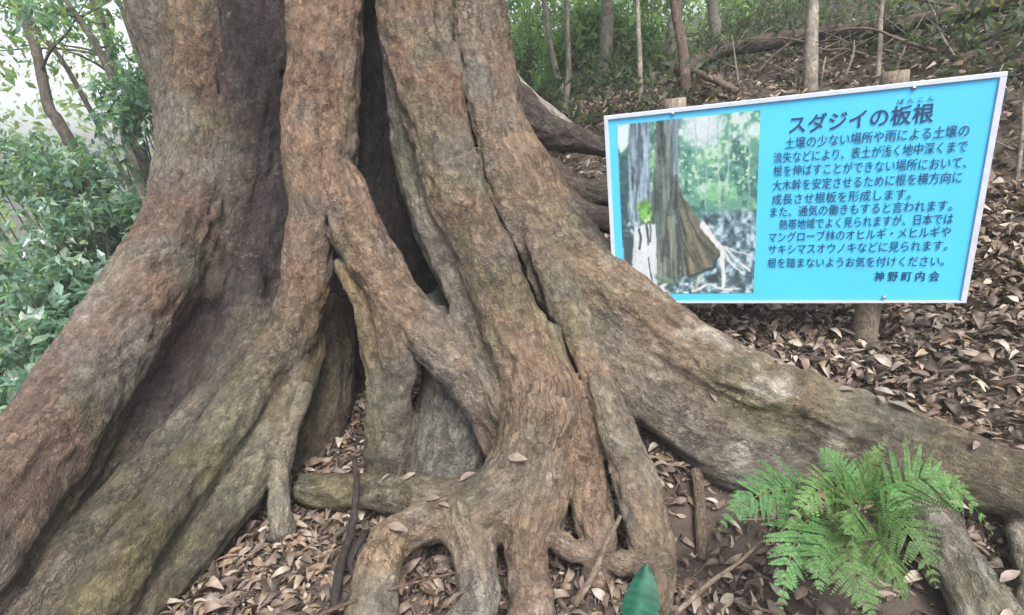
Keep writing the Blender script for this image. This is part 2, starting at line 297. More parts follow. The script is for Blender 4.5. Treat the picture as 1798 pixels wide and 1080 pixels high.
# part, blend, tint, rows (px, py, depth, half width in px)
CH = [
 ('trunk', .10, RECESS_SHADE, [(560,-760,3.2,215),(556,-300,3.1,215),(556,0,3.02,205),(565,200,3.0,198),(575,380,2.98,188),(585,520,2.96,170),(590,700,2.96,160),(590,900,2.95,170)]),
 ('trunk', .08, GREY, [(310,-760,2.9,85),(305,-250,2.75,80),(308,0,2.66,76),(334,130,2.6,66),(346,260,2.55,60),(334,360,2.45,60)]),
 ('trunk', .06, RED, [(380,-760,2.7,80),(365,-200,2.5,75),(362,0,2.44,68),(358,180,2.38,62),(345,310,2.32,62)]),
 ('trunk', .06, RECESS_SHADE, [(450,-760,2.6,80),(450,-200,2.4,75),(450,0,2.34,58),(446,140,2.36,50),(430,270,2.38,46),(405,400,2.34,44),(375,500,2.24,46)]),
 ('trunk', .05, RECESS_SHADE, [(495,-200,2.36,40),(492,0,2.32,34),(490,120,2.34,26),(480,220,2.42,24)]),
 ('trunk', .06, RECESS_SHADE, [(468,330,2.46,40),(462,440,2.38,42),(440,560,2.22,44),(395,670,2.08,46)]),
 ('buttress_root', .06, PLUM, [(350,250,2.36,60),(338,350,2.28,62),(300,450,2.14,66),(232,560,1.97,70),(158,670,1.80,74),(80,790,1.62,80),(-10,920,1.44,88),(-130,1090,1.24,100),('w',-1.72,.76,.30,.11),('w',-2.0,.6,.06,.08)]),
 ('buttress_root', .08, RECESS_SHADE, [(400,380,2.53,62),(385,500,2.42,68),(325,620,2.25,80),(240,760,2.02,92),(150,890,1.78,100),(40,1030,1.54,112)]),
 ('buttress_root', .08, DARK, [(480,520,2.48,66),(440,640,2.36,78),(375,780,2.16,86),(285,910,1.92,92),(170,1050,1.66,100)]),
 ('buttress_root', .035, GREY, [(452,590,2.14,26),(370,700,1.97,30),(262,830,1.75,36),(160,950,1.55,42),(40,1090,1.34,50),('w',-1.55,.74,.10,.06)]),
 ('buttress_root', .035, OLIVE, [(520,560,2.1,34),(465,650,1.98,36),(392,755,1.83,42),(305,875,1.64,48),(215,1000,1.46,52),(130,1120,1.32,58),('w',-1.28,.74,.12,.06)]),
 ('buttress_root', .04, OLIVE, [(530,600,2.14,40),(485,730,2.0,44),(425,840,1.84,46),(345,950,1.66,42),(270,1040,1.52,38),(200,1120,1.4,40),('w',-1.2,.84,.14,.05)]),
 ('trunk', .05, RED, [(590,-760,2.45,80),(578,-200,2.24,68),(573,0,2.16,63),(568,150,2.12,59),(562,280,2.08,58),(570,360,2.05,54)]),
 ('root', .035, RED, [(566,340,2.05,46),(550,420,2.03,40),(537,490,2.03,36),(522,560,2.05,38),(500,640,2.08,40)]),
 ('root', .02, RED, [(588,320,2.05,44),(622,400,2.0,40),(662,470,1.96,38),(700,530,1.94,40),(757,592,1.92,37),(812,660,1.9,33),(850,720,1.88,27),(872,790,1.9,22)]),
 ('root', .035, TAN, [(690,530,1.95,36),(706,600,1.96,36),(704,660,1.98,35),(694,720,2.01,34),(688,790,2.06,38),(684,850,2.1,44)]),
 ('root', .02, OLIVE, [(612,470,2.0,20),(640,540,1.98,18),(655,600,1.97,18),(664,660,1.97,19),(668,720,1.99,24),(668,790,2.04,28)]),
 ('trunk', .03, RED, [(735,-760,2.45,90),(722,-200,2.2,78),(725,0,2.13,66),(742,100,2.1,58),(768,220,2.05,50),(801,340,2.0,47),(846,440,1.94,47),(889,540,1.88,50),(930,640,1.82,54),(952,710,1.78,62)]),
 ('trunk', .06, BLUE, [(712,-760,2.6,70),(712,-200,2.32,50),(714,0,2.25,42),(722,150,2.21,42),(746,300,2.15,48),(780,420,2.09,54),(822,520,2.03,56),(866,620,1.95,50),(905,700,1.86,50)]),
 ('trunk', .06, BLUE, [(800,560,2.2,62),(816,650,2.14,72),(812,730,2.12,76),(800,800,2.12,80),(790,900,2.1,84)]),
 ('buttress_root', .06, TAN, [(952,700,1.79,64),(942,780,1.75,62),(900,850,1.71,62),(850,900,1.66,54),(820,925,1.63,44)]),
 ('buttress_root', .06, TAN, [(960,740,1.77,46),(955,820,1.71,50),(945,880,1.65,50),(930,925,1.61,42)]),
 ('root', .05, OLIVE, [(880,872,1.73,48),(795,880,1.77,38),(700,868,1.83,30),(610,866,1.9,28),(542,862,1.95,27)]),
 ('root', .04, TAN, [(830,900,1.66,42),(755,918,1.63,32),(700,940,1.58,30),(664,990,1.51,31),(655,1060,1.44,34),(652,1200,1.3,42),('w',-.45,.78,.02,.06)]),
 ('root', .04, GREY, [(815,915,1.62,38),(832,980,1.56,34),(846,1040,1.5,32),(832,1085,1.43,30),(790,1130,1.36,28),(740,1200,1.26,30),('w',-.34,.80,.0,.045)]),
 ('root', .03, RED, [(922,930,1.6,34),(928,1000,1.52,30),(934,1080,1.43,33),(935,1200,1.3,36),('w',-.07,.80,.0,.045)]),
 ('root', .015, TAN, [(928,400,2.12,20),(966,475,2.0,26),(1000,550,1.91,29),(1037,640,1.82,29),(1073,735,1.73,31),(1108,830,1.65,34),(1131,910,1.57,38),(1145,985,1.5,36),(1148,1050,1.46,34)]),
 ('root', .02, RED, [(962,590,1.87,24),(988,680,1.8,30),(1016,770,1.74,33),(1034,860,1.67,36),(1048,940,1.59,32),(1052,1000,1.54,28)]),
 ('root', .02, GREY, [(975,945,1.58,15),(1030,975,1.54,17),(1090,988,1.5,17),(1165,985,1.46,16)]),
 ('trunk', .08, RED, [(850,-760,2.8,80),(832,-200,2.58,70),(826,0,2.5,60),(838,120,2.45,62),(862,240,2.38,66),(905,340,2.3,70)]),
 ('trunk', .02, GREY, [(815,-760,2.6,50),(806,-200,2.38,42),(808,0,2.32,36),(826,120,2.29,34),(846,230,2.25,32),(874,340,2.2,32),(915,430,2.14,32),(960,520,2.06,32),(1010,600,1.99,34)]),
 ('buttress_root', .07, TAN, [(895,300,2.32,66),(960,405,2.23,66),(1055,500,2.1,60),(1165,585,1.97,52),(1300,665,1.83,50),(1450,722,1.69,50),(1600,775,1.56,48),(1750,832,1.44,44),(1920,895,1.32,44),('w',1.62,.82,.18,.05)]),
 ('buttress_root', .09, GREY, [(960,460,2.28,62),(1035,570,2.17,76),(1120,660,2.06,84),(1210,735,1.95,80),(1320,772,1.83,68),(1440,792,1.71,56),(1570,812,1.58,48),(1700,845,1.47,42),(1850,895,1.37,40),('w',1.55,.84,.15,.05)]),
 ('buttress_root', .06, GREY, [(1130,700,1.99,60),(1200,775,1.9,50),(1290,815,1.79,40),(1400,825,1.69,34)]),
 ('root', .025, PALE, [(1600,850,1.53,30),(1652,940,1.42,40),(1718,1050,1.3,46),(1765,1140,1.22,48)]),
 ('root', .02, GREY, [(1782,850,1.44,20),(1800,950,1.36,22),(1822,1090,1.27,25)]),
 ('root', .03, PALE, [(535,690,1.98,20),(505,750,1.93,17),(494,820,1.88,16),(494,930,1.78,19)]),
 ('root', .06, (.098, .080, .062), [(584,550,2.38,28),(574,640,2.36,46),(556,730,2.32,54),(530,820,2.24,50)]),
 ('root', .05, DARK, [(900,190,2.75,40),(950,228,2.8,26),(1010,246,2.9,20),(1060,262,3.0,14)]),
 ('root', .05, DARK, [(930,300,2.45,40),(1000,328,2.45,24),(1080,350,2.5,22),(1180,365,2.6,16)]),
 ('root', .05, DARK, [(940,340,2.4,40),(1010,372,2.38,24),(1090,395,2.42,20),(1200,420,2.5,14)]),
]
CUT = [  # hollows: (blend, how deep the slot runs, rows)
 (.06, (0, .06, .12), [(500,140,2.2,5),(505,230,2.18,20),(500,330,2.16,30),(488,430,2.15,22),(470,520,2.16,6)]),
 (.03, (0, .06, .12, .18), [(654,-300,2.16,15),(653,0,2.08,15),(654,150,2.04,16),(669,270,2.03,18),(711,390,2.02,17),(762,500,1.98,14),(812,570,1.96,11),(860,650,1.92,9)]),
 (.05, (0,), [(596,520,2.0,16),(606,570,2.04,34),(604,660,2.06,48),(596,740,2.05,56)]),
 (.02, (0, .05), [(734,632,1.96,7),(732,670,1.98,12),(730,715,1.99,12)]),
 (.015, (0, .06, .12), [(770,0,2.2,8),(796,110,2.17,10),(828,220,2.12,11),(852,330,2.07,10),(904,440,2.0,12),(926,500,1.95,13),(958,560,1.9,13),(1004,640,1.83,11),(1040,730,1.76,8)]),
 (.05, (0, .06, .12), [(1122,750,1.83,8),(1158,800,1.8,24),(1205,855,1.76,32),(1280,895,1.7,26)]),
 (.03, (0, .06, .12), [(716,985,1.52,12),(748,990,1.54,30),(750,1060,1.5,38),(745,1130,1.44,40)]),
 (.02, (0, .05), [(1085,860,1.6,5),(1083,910,1.55,9),(1086,960,1.52,8)]),
]
GROOVES = [   # narrow furrows seen along the limbs
 [(372,470,2.14,7),(318,570,2.02,11),(255,680,1.86,14),(188,790,1.68,15),(115,900,1.5,16),(40,1010,1.34,15)],
 [(478,630,2.06,5),(410,715,1.92,9),(322,830,1.73,12),(232,930,1.55,13),(120,1060,1.35,13)],
 [(505,600,2.08,4),(440,720,1.9,6),(355,850,1.7,8),(270,960,1.53,8),(190,1060,1.4,8)],
 [(540,620,2.02,5),(480,720,1.9,8),(420,820,1.74,9),(330,930,1.58,8),(250,1030,1.44,7)],
 [(392,-40,2.32,6),(395,80,2.28,6),(385,200,2.3,6)], [(318,30,2.4,5),(322,150,2.4,6),(316,260,2.36,5)],
 [(760,30,2.02,4),(790,130,2.0,4),(800,190,1.98,3)], [(700,180,2.1,4),(735,330,2.04,6),(790,470,1.98,6),(840,580,1.9,4)],
 [(965,770,1.68,5),(968,840,1.63,8),(985,880,1.6,8)], [(1060,610,2.0,4),(1130,655,1.95,9),(1190,695,1.88,8),(1250,720,1.82,4)],
 [(985,480,2.12,4),(1060,560,2.06,6),(1150,630,1.98,5)], [(1350,760,1.76,4),(1450,780,1.66,6),(1540,790,1.58,4)], [(570,60,2.0,3),(560,200,1.98,4),(575,330,1.96,5),(580,400,1.98,7)],
]
def to_world(rows):
    rows = [r for r in rows]
    return np.array([r[1:] if r[0] == 'w' else np.append(P(r[0], r[1], r[2]), r[3] * r[2] / F) for r in rows])
VX = 0.0092
LO = np.array([-2.5, 0.4, -0.15]); HI = np.array([2.0, 3.8, 2.75])
DIM = np.ceil((HI - LO) / VX).astype(int)
S = np.full(DIM, 1.0, np.float32)
def seg_field(curve, pad):
    """signed distance of a tapered tube on its own part of the grid"""
    C, R = curve[:, :3], curve[:, 3]
    a = np.maximum(np.floor(((C - R[:, None]).min(0) - pad - LO) / VX).astype(int), 0)
    b = np.minimum(np.ceil(((C + R[:, None]).max(0) + pad - LO) / VX).astype(int), DIM)
    if (b <= a).any(): return None
    loc = np.full(b - a, 1.0, np.float32)
    for i in range(len(C) - 1):
        p, q, r0, r1 = C[i], C[i + 1], R[i], R[i + 1]; rm = max(r0, r1) + pad
        s0 = np.maximum(np.floor((np.minimum(p, q) - rm - LO) / VX).astype(int), a); s1 = np.minimum(np.ceil((np.maximum(p, q) + rm - LO) / VX).astype(int), b)
        if (s1 <= s0).any(): continue
        ax = [((np.arange(s0[k], s1[k]) + .5) * VX + LO[k] - p[k]).astype(np.float32) for k in range(3)]
        X, Y, Z = ax[0][:, None, None], ax[1][None, :, None], ax[2][None, None, :]
        e = (q - p).astype(np.float32); l2 = float(e @ e) + 1e-12
        t = np.clip((X * e[0] + Y * e[1] + Z * e[2]) / l2, 0, 1)
        d = np.sqrt((X - t * e[0]) ** 2 + (Y - t * e[1]) ** 2 + (Z - t * e[2]) ** 2) - (r0 + (r1 - r0) * t)
        sl_ = tuple(slice(s0[k] - a[k], s1[k] - a[k]) for k in range(3))
        loc[sl_] = np.minimum(loc[sl_], d)
    return tuple(slice(a[k], b[k]) for k in range(3)), loc
def smin(a, b, k):
    h = np.maximum(k - np.abs(a - b), 0) / k
    return np.minimum(a, b) - h * h * (k * 0.25)
CURVES = []
for part, k, tint, rows in CH:
    cv = catmull(to_world(rows), 0.09); CURVES.append(cv)
    f = seg_field(cv, k + 0.03)
    if f: S[f[0]] = smin(S[f[0]], f[1], k)
for k, offs, rows in CUT:
    for dd in offs:
        f = seg_field(catmull(to_world([(r[0], r[1], r[2] + dd, r[3]) for r in rows]), 0.07), k + 0.03)
        if f: S[f[0]] = -smin(-S[f[0]], f[1], k)
for rows in GROOVES:
    f = seg_field(catmull(to_world(rows), 0.05), 0.05)
    if f: S[f[0]] = -smin(-S[f[0]], f[1], 0.02)
# surface nets
ins = (S < 0)
cnt = np.zeros(DIM - 1, np.uint8)
for dx in (0, 1):
    for dy in (0, 1):
        for dz in (0, 1): cnt += ins[dx:DIM[0] - 1 + dx, dy:DIM[1] - 1 + dy, dz:DIM[2] - 1 + dz]
act = np.argwhere((cnt > 0) & (cnt < 8)); del cnt
idx = np.full(DIM - 1, -1, np.int32); idx[act[:, 0], act[:, 1], act[:, 2]] = np.arange(len(act))
acc = np.zeros((len(act), 3)); num = np.zeros(len(act))
cor = {(x, y, z): S[act[:, 0] + x, act[:, 1] + y, act[:, 2] + z] for x in (0, 1) for y in (0, 1) for z in (0, 1)}
for c0 in cor:
    for ax in range(3):
        if c0[ax] == 0:
            c1 = list(c0); c1[ax] = 1; c1 = tuple(c1); a, b = cor[c0], cor[c1]; mk = (a < 0) != (b < 0)
            t = np.where(mk, a / np.where(mk, a - b, 1), 0); pt = np.tile(np.array(c0, float), (len(act), 1)); pt[:, ax] += t
            acc += pt * mk[:, None]; num += mk
TV = (act + acc / num[:, None] + .5) * VX + LO
TQ = []
for ax in range(3):
    o1, o2 = [(1, 2), (2, 0), (0, 1)][ax]
    A = np.take(ins, range(0, DIM[ax] - 1), ax); B = np.take(ins, range(1, DIM[ax]), ax)
    for flag in (0, 1):
        e = np.argwhere((A & ~B) if flag == 0 else (~A & B))
        e = e[(e[:, o1] > 0) & (e[:, o2] > 0) & (e[:, o1] < DIM[o1] - 1) & (e[:, o2] < DIM[o2] - 1)]
        def cell(d1, d2):
            c = e.copy(); c[:, o1] -= d1; c[:, o2] -= d2; return idx[c[:, 0], c[:, 1], c[:, 2]]
        q = np.stack([cell(1, 1), cell(0, 1), cell(0, 0), cell(1, 0)], -1)
        TQ.append(q if flag == 0 else q[:, ::-1])
TQ = np.vstack(TQ); TQ = TQ[(TQ >= 0).all(1)]
del idx, A, B, ins
def tree_sdf(p):
    i = np.clip(np.floor((p - LO) / VX).astype(int), 0, DIM - 1); inside = ((p > LO) & (p < HI)).all(1)
    return np.where(inside, S[i[:, 0], i[:, 1], i[:, 2]], 1.0)
# nearest limb of every vertex and its place along that limb (for the bark grain)
FR = []
for cv in CURVES:
    T, E1, E2 = frames(cv[:, :3]); FR.append((E1, E2, np.concatenate([[0], np.cumsum(np.linalg.norm(np.diff(cv[:, :3], axis=0), axis=1))])))
def limb_coords(pv, ci):
    """distance to limb ci, and a smooth (across, across, along) coordinate in it"""
    C, R = CURVES[ci][:, :3], CURVES[ci][:, 3]; E1, E2, L_ = FR[ci]
    dm = np.full(len(pv), 9.0); bk = np.zeros((len(pv), 3)); ws = np.full(len(pv), 1e-12); h = 0.03 + 0.08 * R.mean()
    for i in range(len(C) - 1):
        e = C[i + 1] - C[i]; l2 = e @ e + 1e-12; t = np.clip((pv - C[i]) @ e / l2, 0, 1); off = pv - C[i] - t[:, None] * e
        d = np.linalg.norm(off, axis=1) - (R[i] + (R[i + 1] - R[i]) * t)
        w_ = np.exp(-np.clip(d, -.3, .6) / h); ws += w_; dm = np.minimum(dm, d)
        bk += w_[:, None] * np.stack([off @ E1[i], off @ E2[i], L_[i] + t * math.sqrt(l2)], -1)
    return dm, bk / ws[:, None] + ci * 3.7
best = np.full(len(TV), 9.0); best2 = np.full(len(TV), 9.0); cid = np.zeros(len(TV), np.int16); BK = np.zeros((len(TV), 3)); TI = np.zeros((len(TV), 3)); wsum = np.zeros(len(TV))
for ci, cv in enumerate(CURVES):
    C, R = cv[:, :3], cv[:, 3]
    sel = np.where(((TV > (C - R[:, None]).min(0) - .16) & (TV < (C + R[:, None]).max(0) + .16)).all(1))[0]
    if not len(sel): continue
    dm, bk = limb_coords(TV[sel], ci)
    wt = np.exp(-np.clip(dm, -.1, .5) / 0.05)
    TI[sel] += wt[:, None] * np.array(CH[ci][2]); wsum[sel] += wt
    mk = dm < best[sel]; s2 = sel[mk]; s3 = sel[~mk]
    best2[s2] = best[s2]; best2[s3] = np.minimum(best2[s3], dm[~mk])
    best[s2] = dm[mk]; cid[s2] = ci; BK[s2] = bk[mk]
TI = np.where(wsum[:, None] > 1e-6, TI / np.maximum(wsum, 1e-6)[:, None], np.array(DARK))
FADE = np.clip((best2 - best) / 0.035, 0, 1); FADE = FADE * FADE * (3 - 2 * FADE)
def vnormals(V, Q):
    n = np.cross(V[Q[:, 2]] - V[Q[:, 0]], V[Q[:, 3]] - V[Q[:, 1]]); out = np.zeros_like(V)
    for k in range(4):
        for c in range(3): out[:, c] += np.bincount(Q[:, k], n[:, c], len(V))
    return out / (np.linalg.norm(out, axis=1)[:, None] + 1e-9)
NV = vnormals(TV, TQ)
g1 = fbm(BK * np.array([26, 26, 9.0]), 11, 3)                 # long furrows
g2 = fbm(BK * np.array([60, 60, 22.0]), 12, 2)                # flakes
g3 = fbm(TV * 7.0, 13, 3)                                     # swellings
g4 = fbm(TV * 1.8, 14, 2)
flk = np.clip(fbm(TV * 5 + 40, 15, 2) + .1, 0, 1)
g5 = fbm(BK * np.array([18, 18, 9.0]) + 5, 16, 2); disp = 0.012 * g3 + FADE * (0.014 * np.clip(g5, -.1, .35) + 0.010 * (1 - 2 * np.abs(g1)) * (.7 + .8 * np.clip(g4 + .4, 0, 1.2)) + 0.014 * flk * np.clip(g2, -.15, .5))
TV2 = TV + NV * disp[:, None]
NV2 = vnormals(TV2, TQ)
# colour: patches of moss, pale lichen and reddish flakes, on the bark itself
moss = np.clip((fbm(TV * 4 + 9, 21, 4) - .06) * 4, 0, 1) * .55
blu = np.clip((fbm(TV * 3 + 70, 22, 4) - .12) * 4, 0, 1) * .5
unshaded = np.clip((TI.mean(1) - .04) / .06, .08, 1); moss = moss * unshaded; blu = blu * unshaded; TI = TI * (1 - moss[:, None]) + np.array([.105, .112, .068]) * moss[:, None]  # mask thins moss and lichen where bark is tinted dark for shade
TI = TI * (1 - blu[:, None]) + np.array([.155, .165, .155]) * blu[:, None]
gre = np.clip((fbm(TV * 6 + 31, 24, 4) - .02) * 3.5, 0, 1)[:, None] * .5; TI = TI * (1 - gre) + TI.mean(1, keepdims=True) * np.array([1.05, .98, .9]) * gre
TI = TI * (1 + .35 * g4[:, None]) * (1 + .25 * FADE * np.clip(g1, -1, 1))[:, None]
pal_ = (np.clip((fbm(TV * 9 + 3, 25, 4) - .2) * 6, 0, 1) * np.clip((TV[:, 0] - .3) * 3, 0, 1) * np.clip((NV[:, 2] + .3) * 2, 0, 1) * .7)[:, None]; TI = TI * (1 - pal_) + np.array([.34, .325, .285]) * pal_
foot = np.array(P(620, 900, 2.4)); foot[2] = gz(foot[0], foot[1])
tree = thing('buttress_tree', 'huge old tree with fluted brown bark and buttress roots spreading across the ground', 'tree', foot)
PARTS = {}
for ci, c in enumerate(CH): PARTS.setdefault(('trunk',) if c[0] == 'trunk' else (c[0], ci), []).append(ci)
GRP = {}
for gi, (key, ids) in enumerate(PARTS.items()):
    for i in ids: GRP[i] = gi
fc = cid[TQ[:, 0]].astype(np.int64); fg = np.array([GRP[i] for i in range(len(CH))])[fc]
for gi, key in enumerate(PARTS):
    mk = fg == gi; q = TQ[mk]
    if len(q) < 60: continue
    keys = q.astype(np.int64) * 64 + fc[mk][:, None]
    used, inv = np.unique(keys, return_inverse=True); vi, ch = used // 64, used % 64
    bk = BK[vi].copy()
    for c in np.unique(ch):
        z = np.where((ch == c) & (cid[vi] != c))[0]
        if len(z): bk[z] = limb_coords(TV[vi[z]], c)[1]
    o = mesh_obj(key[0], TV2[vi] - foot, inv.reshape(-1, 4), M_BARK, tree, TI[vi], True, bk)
    o.data.normals_split_custom_set_from_vertices(NV2[vi].astype(np.float32))

_ax = (P(558, 0, 3.02) - P(565, 200, 3.0)); _ax /= np.linalg.norm(_ax); _t0 = P(556, -200, 3.06); CROWN = (_t0, _ax)

# ------------------------------------------------------------------ the sign board
SR = np.array([[0.94645918, 0.11487939, 0.30169146], [0.00185394, 0.93259032, -0.36093194], [-0.32281818, 0.34216666, 0.88244569]])
ST = np.array([0.79047996, -0.30078819, 1.62195231]) * 1.1; SW, SH = 1.1, 0.6747
_wr = np.column_stack([MC @ SR[:, 0], -(MC @ SR[:, 1]), -(MC @ SR[:, 2])])
_c = MC @ ST + np.array([0, 0, EYE]); S_BASE = 0.52      # the empty sits at the posts' feet, that far below the board's centre
_o = _c - _wr[:, 1] * S_BASE
sign = thing('information_board', 'bright blue information board with Japanese text and a forest photo on two wooden posts', 'sign', _o)
sign.matrix_world = Matrix.Translation(_o.tolist()) @ Matrix(_wr.tolist()).to_4x4()
def sbox(bm, x0, x1, y0, y1, z0, z1):
    V = np.array([(x, y, z) for x in (x0, x1) for y in (y0, y1) for z in (z0, z1)]); 
    bm.add(V, np.array([[0, 1, 3, 2], [4, 6, 7, 5], [0, 4, 5, 1], [2, 3, 7, 6], [0, 2, 6, 4], [1, 5, 7, 3]]))
def sbuild(bm, name, mat, bev=0.0, smooth=False):
    V = np.vstack(bm.V); o = mesh_obj(name, V, [np.vstack(bm.Q)] + ([np.vstack(bm.T)] if bm.T else []), mat, sign, np.vstack(bm.C), smooth, np.vstack(bm.B))
    if bev:
        md = o.modifiers.new('bevel', 'BEVEL'); md.width = bev; md.segments = 2
    return o
def sy(v): return S_BASE - v
M_BLUE = plain_mat('sign_blue', (.062, .45, .75), .55, .05, 5)
M_ALU = plain_mat('aluminium_edge', (.46, .48, .56), .45, .08, 30)
M_INK = plain_mat('ink', (.012, .045, .11), .5, .1)
M_POST = bark_mat('post_wood', 3.0, .3, .01, .9, .2)
bm = MB(); sbox(bm, -SW / 2 + .008, SW / 2 - .008, sy(SH / 2 - .008), sy(-SH / 2 + .008), -.012, 0); sbuild(bm, 'panel', M_BLUE)
e = .0135; bm = MB()
sbox(bm, -SW / 2, SW / 2, sy(-SH / 2 + e), sy(-SH / 2), -.016, .006); sbox(bm, -SW / 2, SW / 2, sy(SH / 2), sy(SH / 2 - e * .55), -.016, .006)
sbox(bm, -SW / 2, -SW / 2 + e, sy(SH / 2 - e * .55), sy(-SH / 2 + e), -.0159, .0058); sbox(bm, SW / 2 - e * 1.2, SW / 2, sy(SH / 2 - e * .55), sy(-SH / 2 + e), -.0159, .0058)
sbuild(bm, 'frame', M_ALU, .0015)
for px, top_v in ((-.322, -.348), (.3, -.352)):
    bm = MB(); pts = [(px - .0, -.35, -.052, .039), (px, .1, -.052, .038), (px, .5, -.052, .0375), (px, sy(top_v) - .006, -.052, .037), (px, sy(top_v), -.052, .034)]
    bm.tube(pts, 20, .03, .02, (.21, .185, .15), 3 + px); o = sbuild(bm, 'post', M_POST, 0, True)
for x, v in ((-.327, -.3215), (.336, -.3205), (-.332, .3215), (.327, .3175)):
    bm = MB(); bm.tube([(x, sy(v), -.001, .0062), (x, sy(v), .004, .0062), (x, sy(v), .007, .0045), (x, sy(v), .0085, .001)], 12, .002); sbuild(bm, 'bolt', plain_mat('steel_bolt', (.5, .5, .48), .3, .1, 20, 1.0), 0, True)
# the printed photograph: a buttressed trunk in a green wood, painted on a fine grid
nu, nv = 300, 400; U, Vv = np.meshgrid(np.linspace(0, 1, nu), np.linspace(0, 1, nv)); UV = np.stack([U.ravel(), Vv.ravel(), np.zeros(nu * nv)], -1)
wu = .012 * fbm(UV * [9, 9, 1], 54, 3) + .006 * fbm(UV * [38, 30, 1], 56, 3); wv_ = .012 * fbm(UV * [9, 9, 1], 57, 3) + .006 * fbm(UV * [38, 30, 1], 58, 3)
uu, vv = UV[:, 0] + wu, UV[:, 1] + wv_
def sm(a, b, x): t = np.clip((x - a) / (b - a), 0, 1); return t * t * (3 - 2 * t)
def put(c, col, m): return c * (1 - m[:, None]) + np.broadcast_to(np.asarray(col, float), c.shape) * m[:, None]
def poly(pts, soft=.006):
    ins_ = np.zeros(len(uu), bool); dm = np.full(len(uu), 9.0)
    for (x0, y0), (x1, y1) in zip(pts, pts[1:] + pts[:1]):
        cr_ = ((y0 > vv) != (y1 > vv)) & (uu < (x1 - x0) * (vv - y0) / (y1 - y0 + 1e-12) + x0); ins_ ^= cr_
        l2 = (x1 - x0) ** 2 + (y1 - y0) ** 2; t = np.clip(((uu - x0) * (x1 - x0) + (vv - y0) * (y1 - y0)) / l2, 0, 1); dm = np.minimum(dm, np.hypot(uu - x0 - t * (x1 - x0), vv - y0 - t * (y1 - y0)))
    return sm(-soft, soft, np.where(ins_, dm, -dm))
def line(pts, w0, w1=None):
    w1 = w0 if w1 is None else w1; out = np.zeros(len(uu)); n_ = len(pts) - 1
    for k, ((x0, y0), (x1, y1)) in enumerate(zip(pts[:-1], pts[1:])):
        t = np.clip(((uu - x0) * (x1 - x0) + (vv - y0) * (y1 - y0)) / ((x1 - x0) ** 2 + (y1 - y0) ** 2), 0, 1); w_ = w0 + (w1 - w0) * (k + t) / n_
        out = np.maximum(out, sm(1.2, .6, np.hypot(uu - x0 - t * (x1 - x0), vv - y0 - t * (y1 - y0)) / w_))
    return out
nz = fbm(UV * [8, 10, 1], 51, 4); nf = fbm(UV * [42, 50, 1], 52, 4); nst = fbm(UV * [60, 7, 1], 53, 4); nl = fbm(UV * [24, 28, 1], 59, 3)
c = np.tile(np.array([.10, .27, .20]), (nu * nv, 1)); c = put(c, (.20, .44, .22), sm(-.1, .35, nz + .6 * nl)); c = put(c, (.03, .12, .10), sm(.0, .4, nl - nz * .6 + .35 * (vv - .3))); c = put(c, (.42, .66, .42), sm(.12, .4, nf + .3 * nz) * sm(.5, .3, vv)); c = put(c, (.58, .76, .78), sm(.12, .55, nz * .5 + nl * .6 + .22 - 1.1 * vv) * sm(.35, .45, uu))
c = put(c, (.66, .80, .92), sm(.14, .04, np.hypot((uu - .62) * .8, vv - .05)) * .85)
for x0, x1, y1, w in ((.81, .79, .42, .008), (.72, .74, .5, .006), (.92, .95, .45, .007), (.56, .60, .45, .006), (.66, .64, .5, .004)): c = put(c, np.array([.30, .44, .38]) * (1 + .5 * nf[:, None]), line([(x0, 0), (x1, y1)], w) * .8)
gl = sm(.48, .56, vv + .05 * nz); c = put(c, np.clip(np.array([.17, .26, .31]) * (1 + 1.6 * nf[:, None] + 1.2 * nl[:, None]), .02, .9), gl); c = put(c, (.55, .66, .74), gl * sm(.12, .45, nl + nf * .6 - .12) * .8); c = put(c, (.05, .10, .12), gl * sm(.1, .4, -nl + nf * .5) * .8)
c = put(c, np.array([.03, .08, .085]) * (1 + nf[:, None]), poly([(0, .16), (.10, .16), (.09, .40), (.06, .62), (0, .62)], .02)); c = put(c, (.66, .82, .95), poly([(0, 0), (.085, 0), (.08, .12), (.03, .15), (0, .12)], .015))
tb = np.array([.20, .27, .33]) * (1 + 1.5 * nst[:, None] + .5 * nf[:, None]); c = put(c, np.clip(tb, .015, .8), poly([(.09, -.1), (.245, -.1), (.235, .3), (.25, .55), (.05, .58), (.075, .35)])); c = put(c, (.05, .07, .09), line([(.165, 0), (.155, .25), (.12, .45), (.115, .55)], .012) * .8)
c = put(c, np.array([.13, .33, .05]) * (1 + 1.2 * nf[:, None]), poly([(.13, .44), (.2, .42), (.26, .48), (.25, .58), (.14, .56)], .02)); c = put(c, (.70, .84, .60), sm(.1, .4, nf) * poly([(.05, .52), (.25, .54), (.25, .62), (.04, .6)], .02))
tr_ = poly([(.30, -.1), (.455, -.1), (.455, .34), (.475, .42), (.55, .51), (.635, .60), (.71, .69), (.735, .75), (.72, .81), (.66, .85), (.58, .865), (.52, .88), (.45, .915), (.36, .93), (.26, .92), (.24, .7), (.235, .45), (.265, .25)])
c = put(c, np.clip(np.array([.105, .125, .10]) * (1 + 1.7 * nst[:, None] + .6 * nf[:, None]), .012, .6), tr_)
c = put(c, np.clip(np.array([.23, .30, .37]) * (1 + 1.4 * nst[:, None]), .02, .8), tr_ * poly([(.38, -.1), (.46, -.1), (.46, .30), (.40, .30)], .03) * .85)
ra = np.hypot(uu - .40, vv - .36); an = np.arctan2(vv - .36, uu - .40); ray = fbm(np.stack([an * 14, ra * 4, 0 * ra], -1), 55, 4)
c = put(c, np.clip(np.array([.115, .10, .06]) * (1 + 1.7 * ray[:, None] + .5 * nf[:, None]), .012, .6), tr_ * poly([(.44, .38), (.48, .38), (.76, .7), (.74, .86), (.5, .9), (.45, .7)], .02))
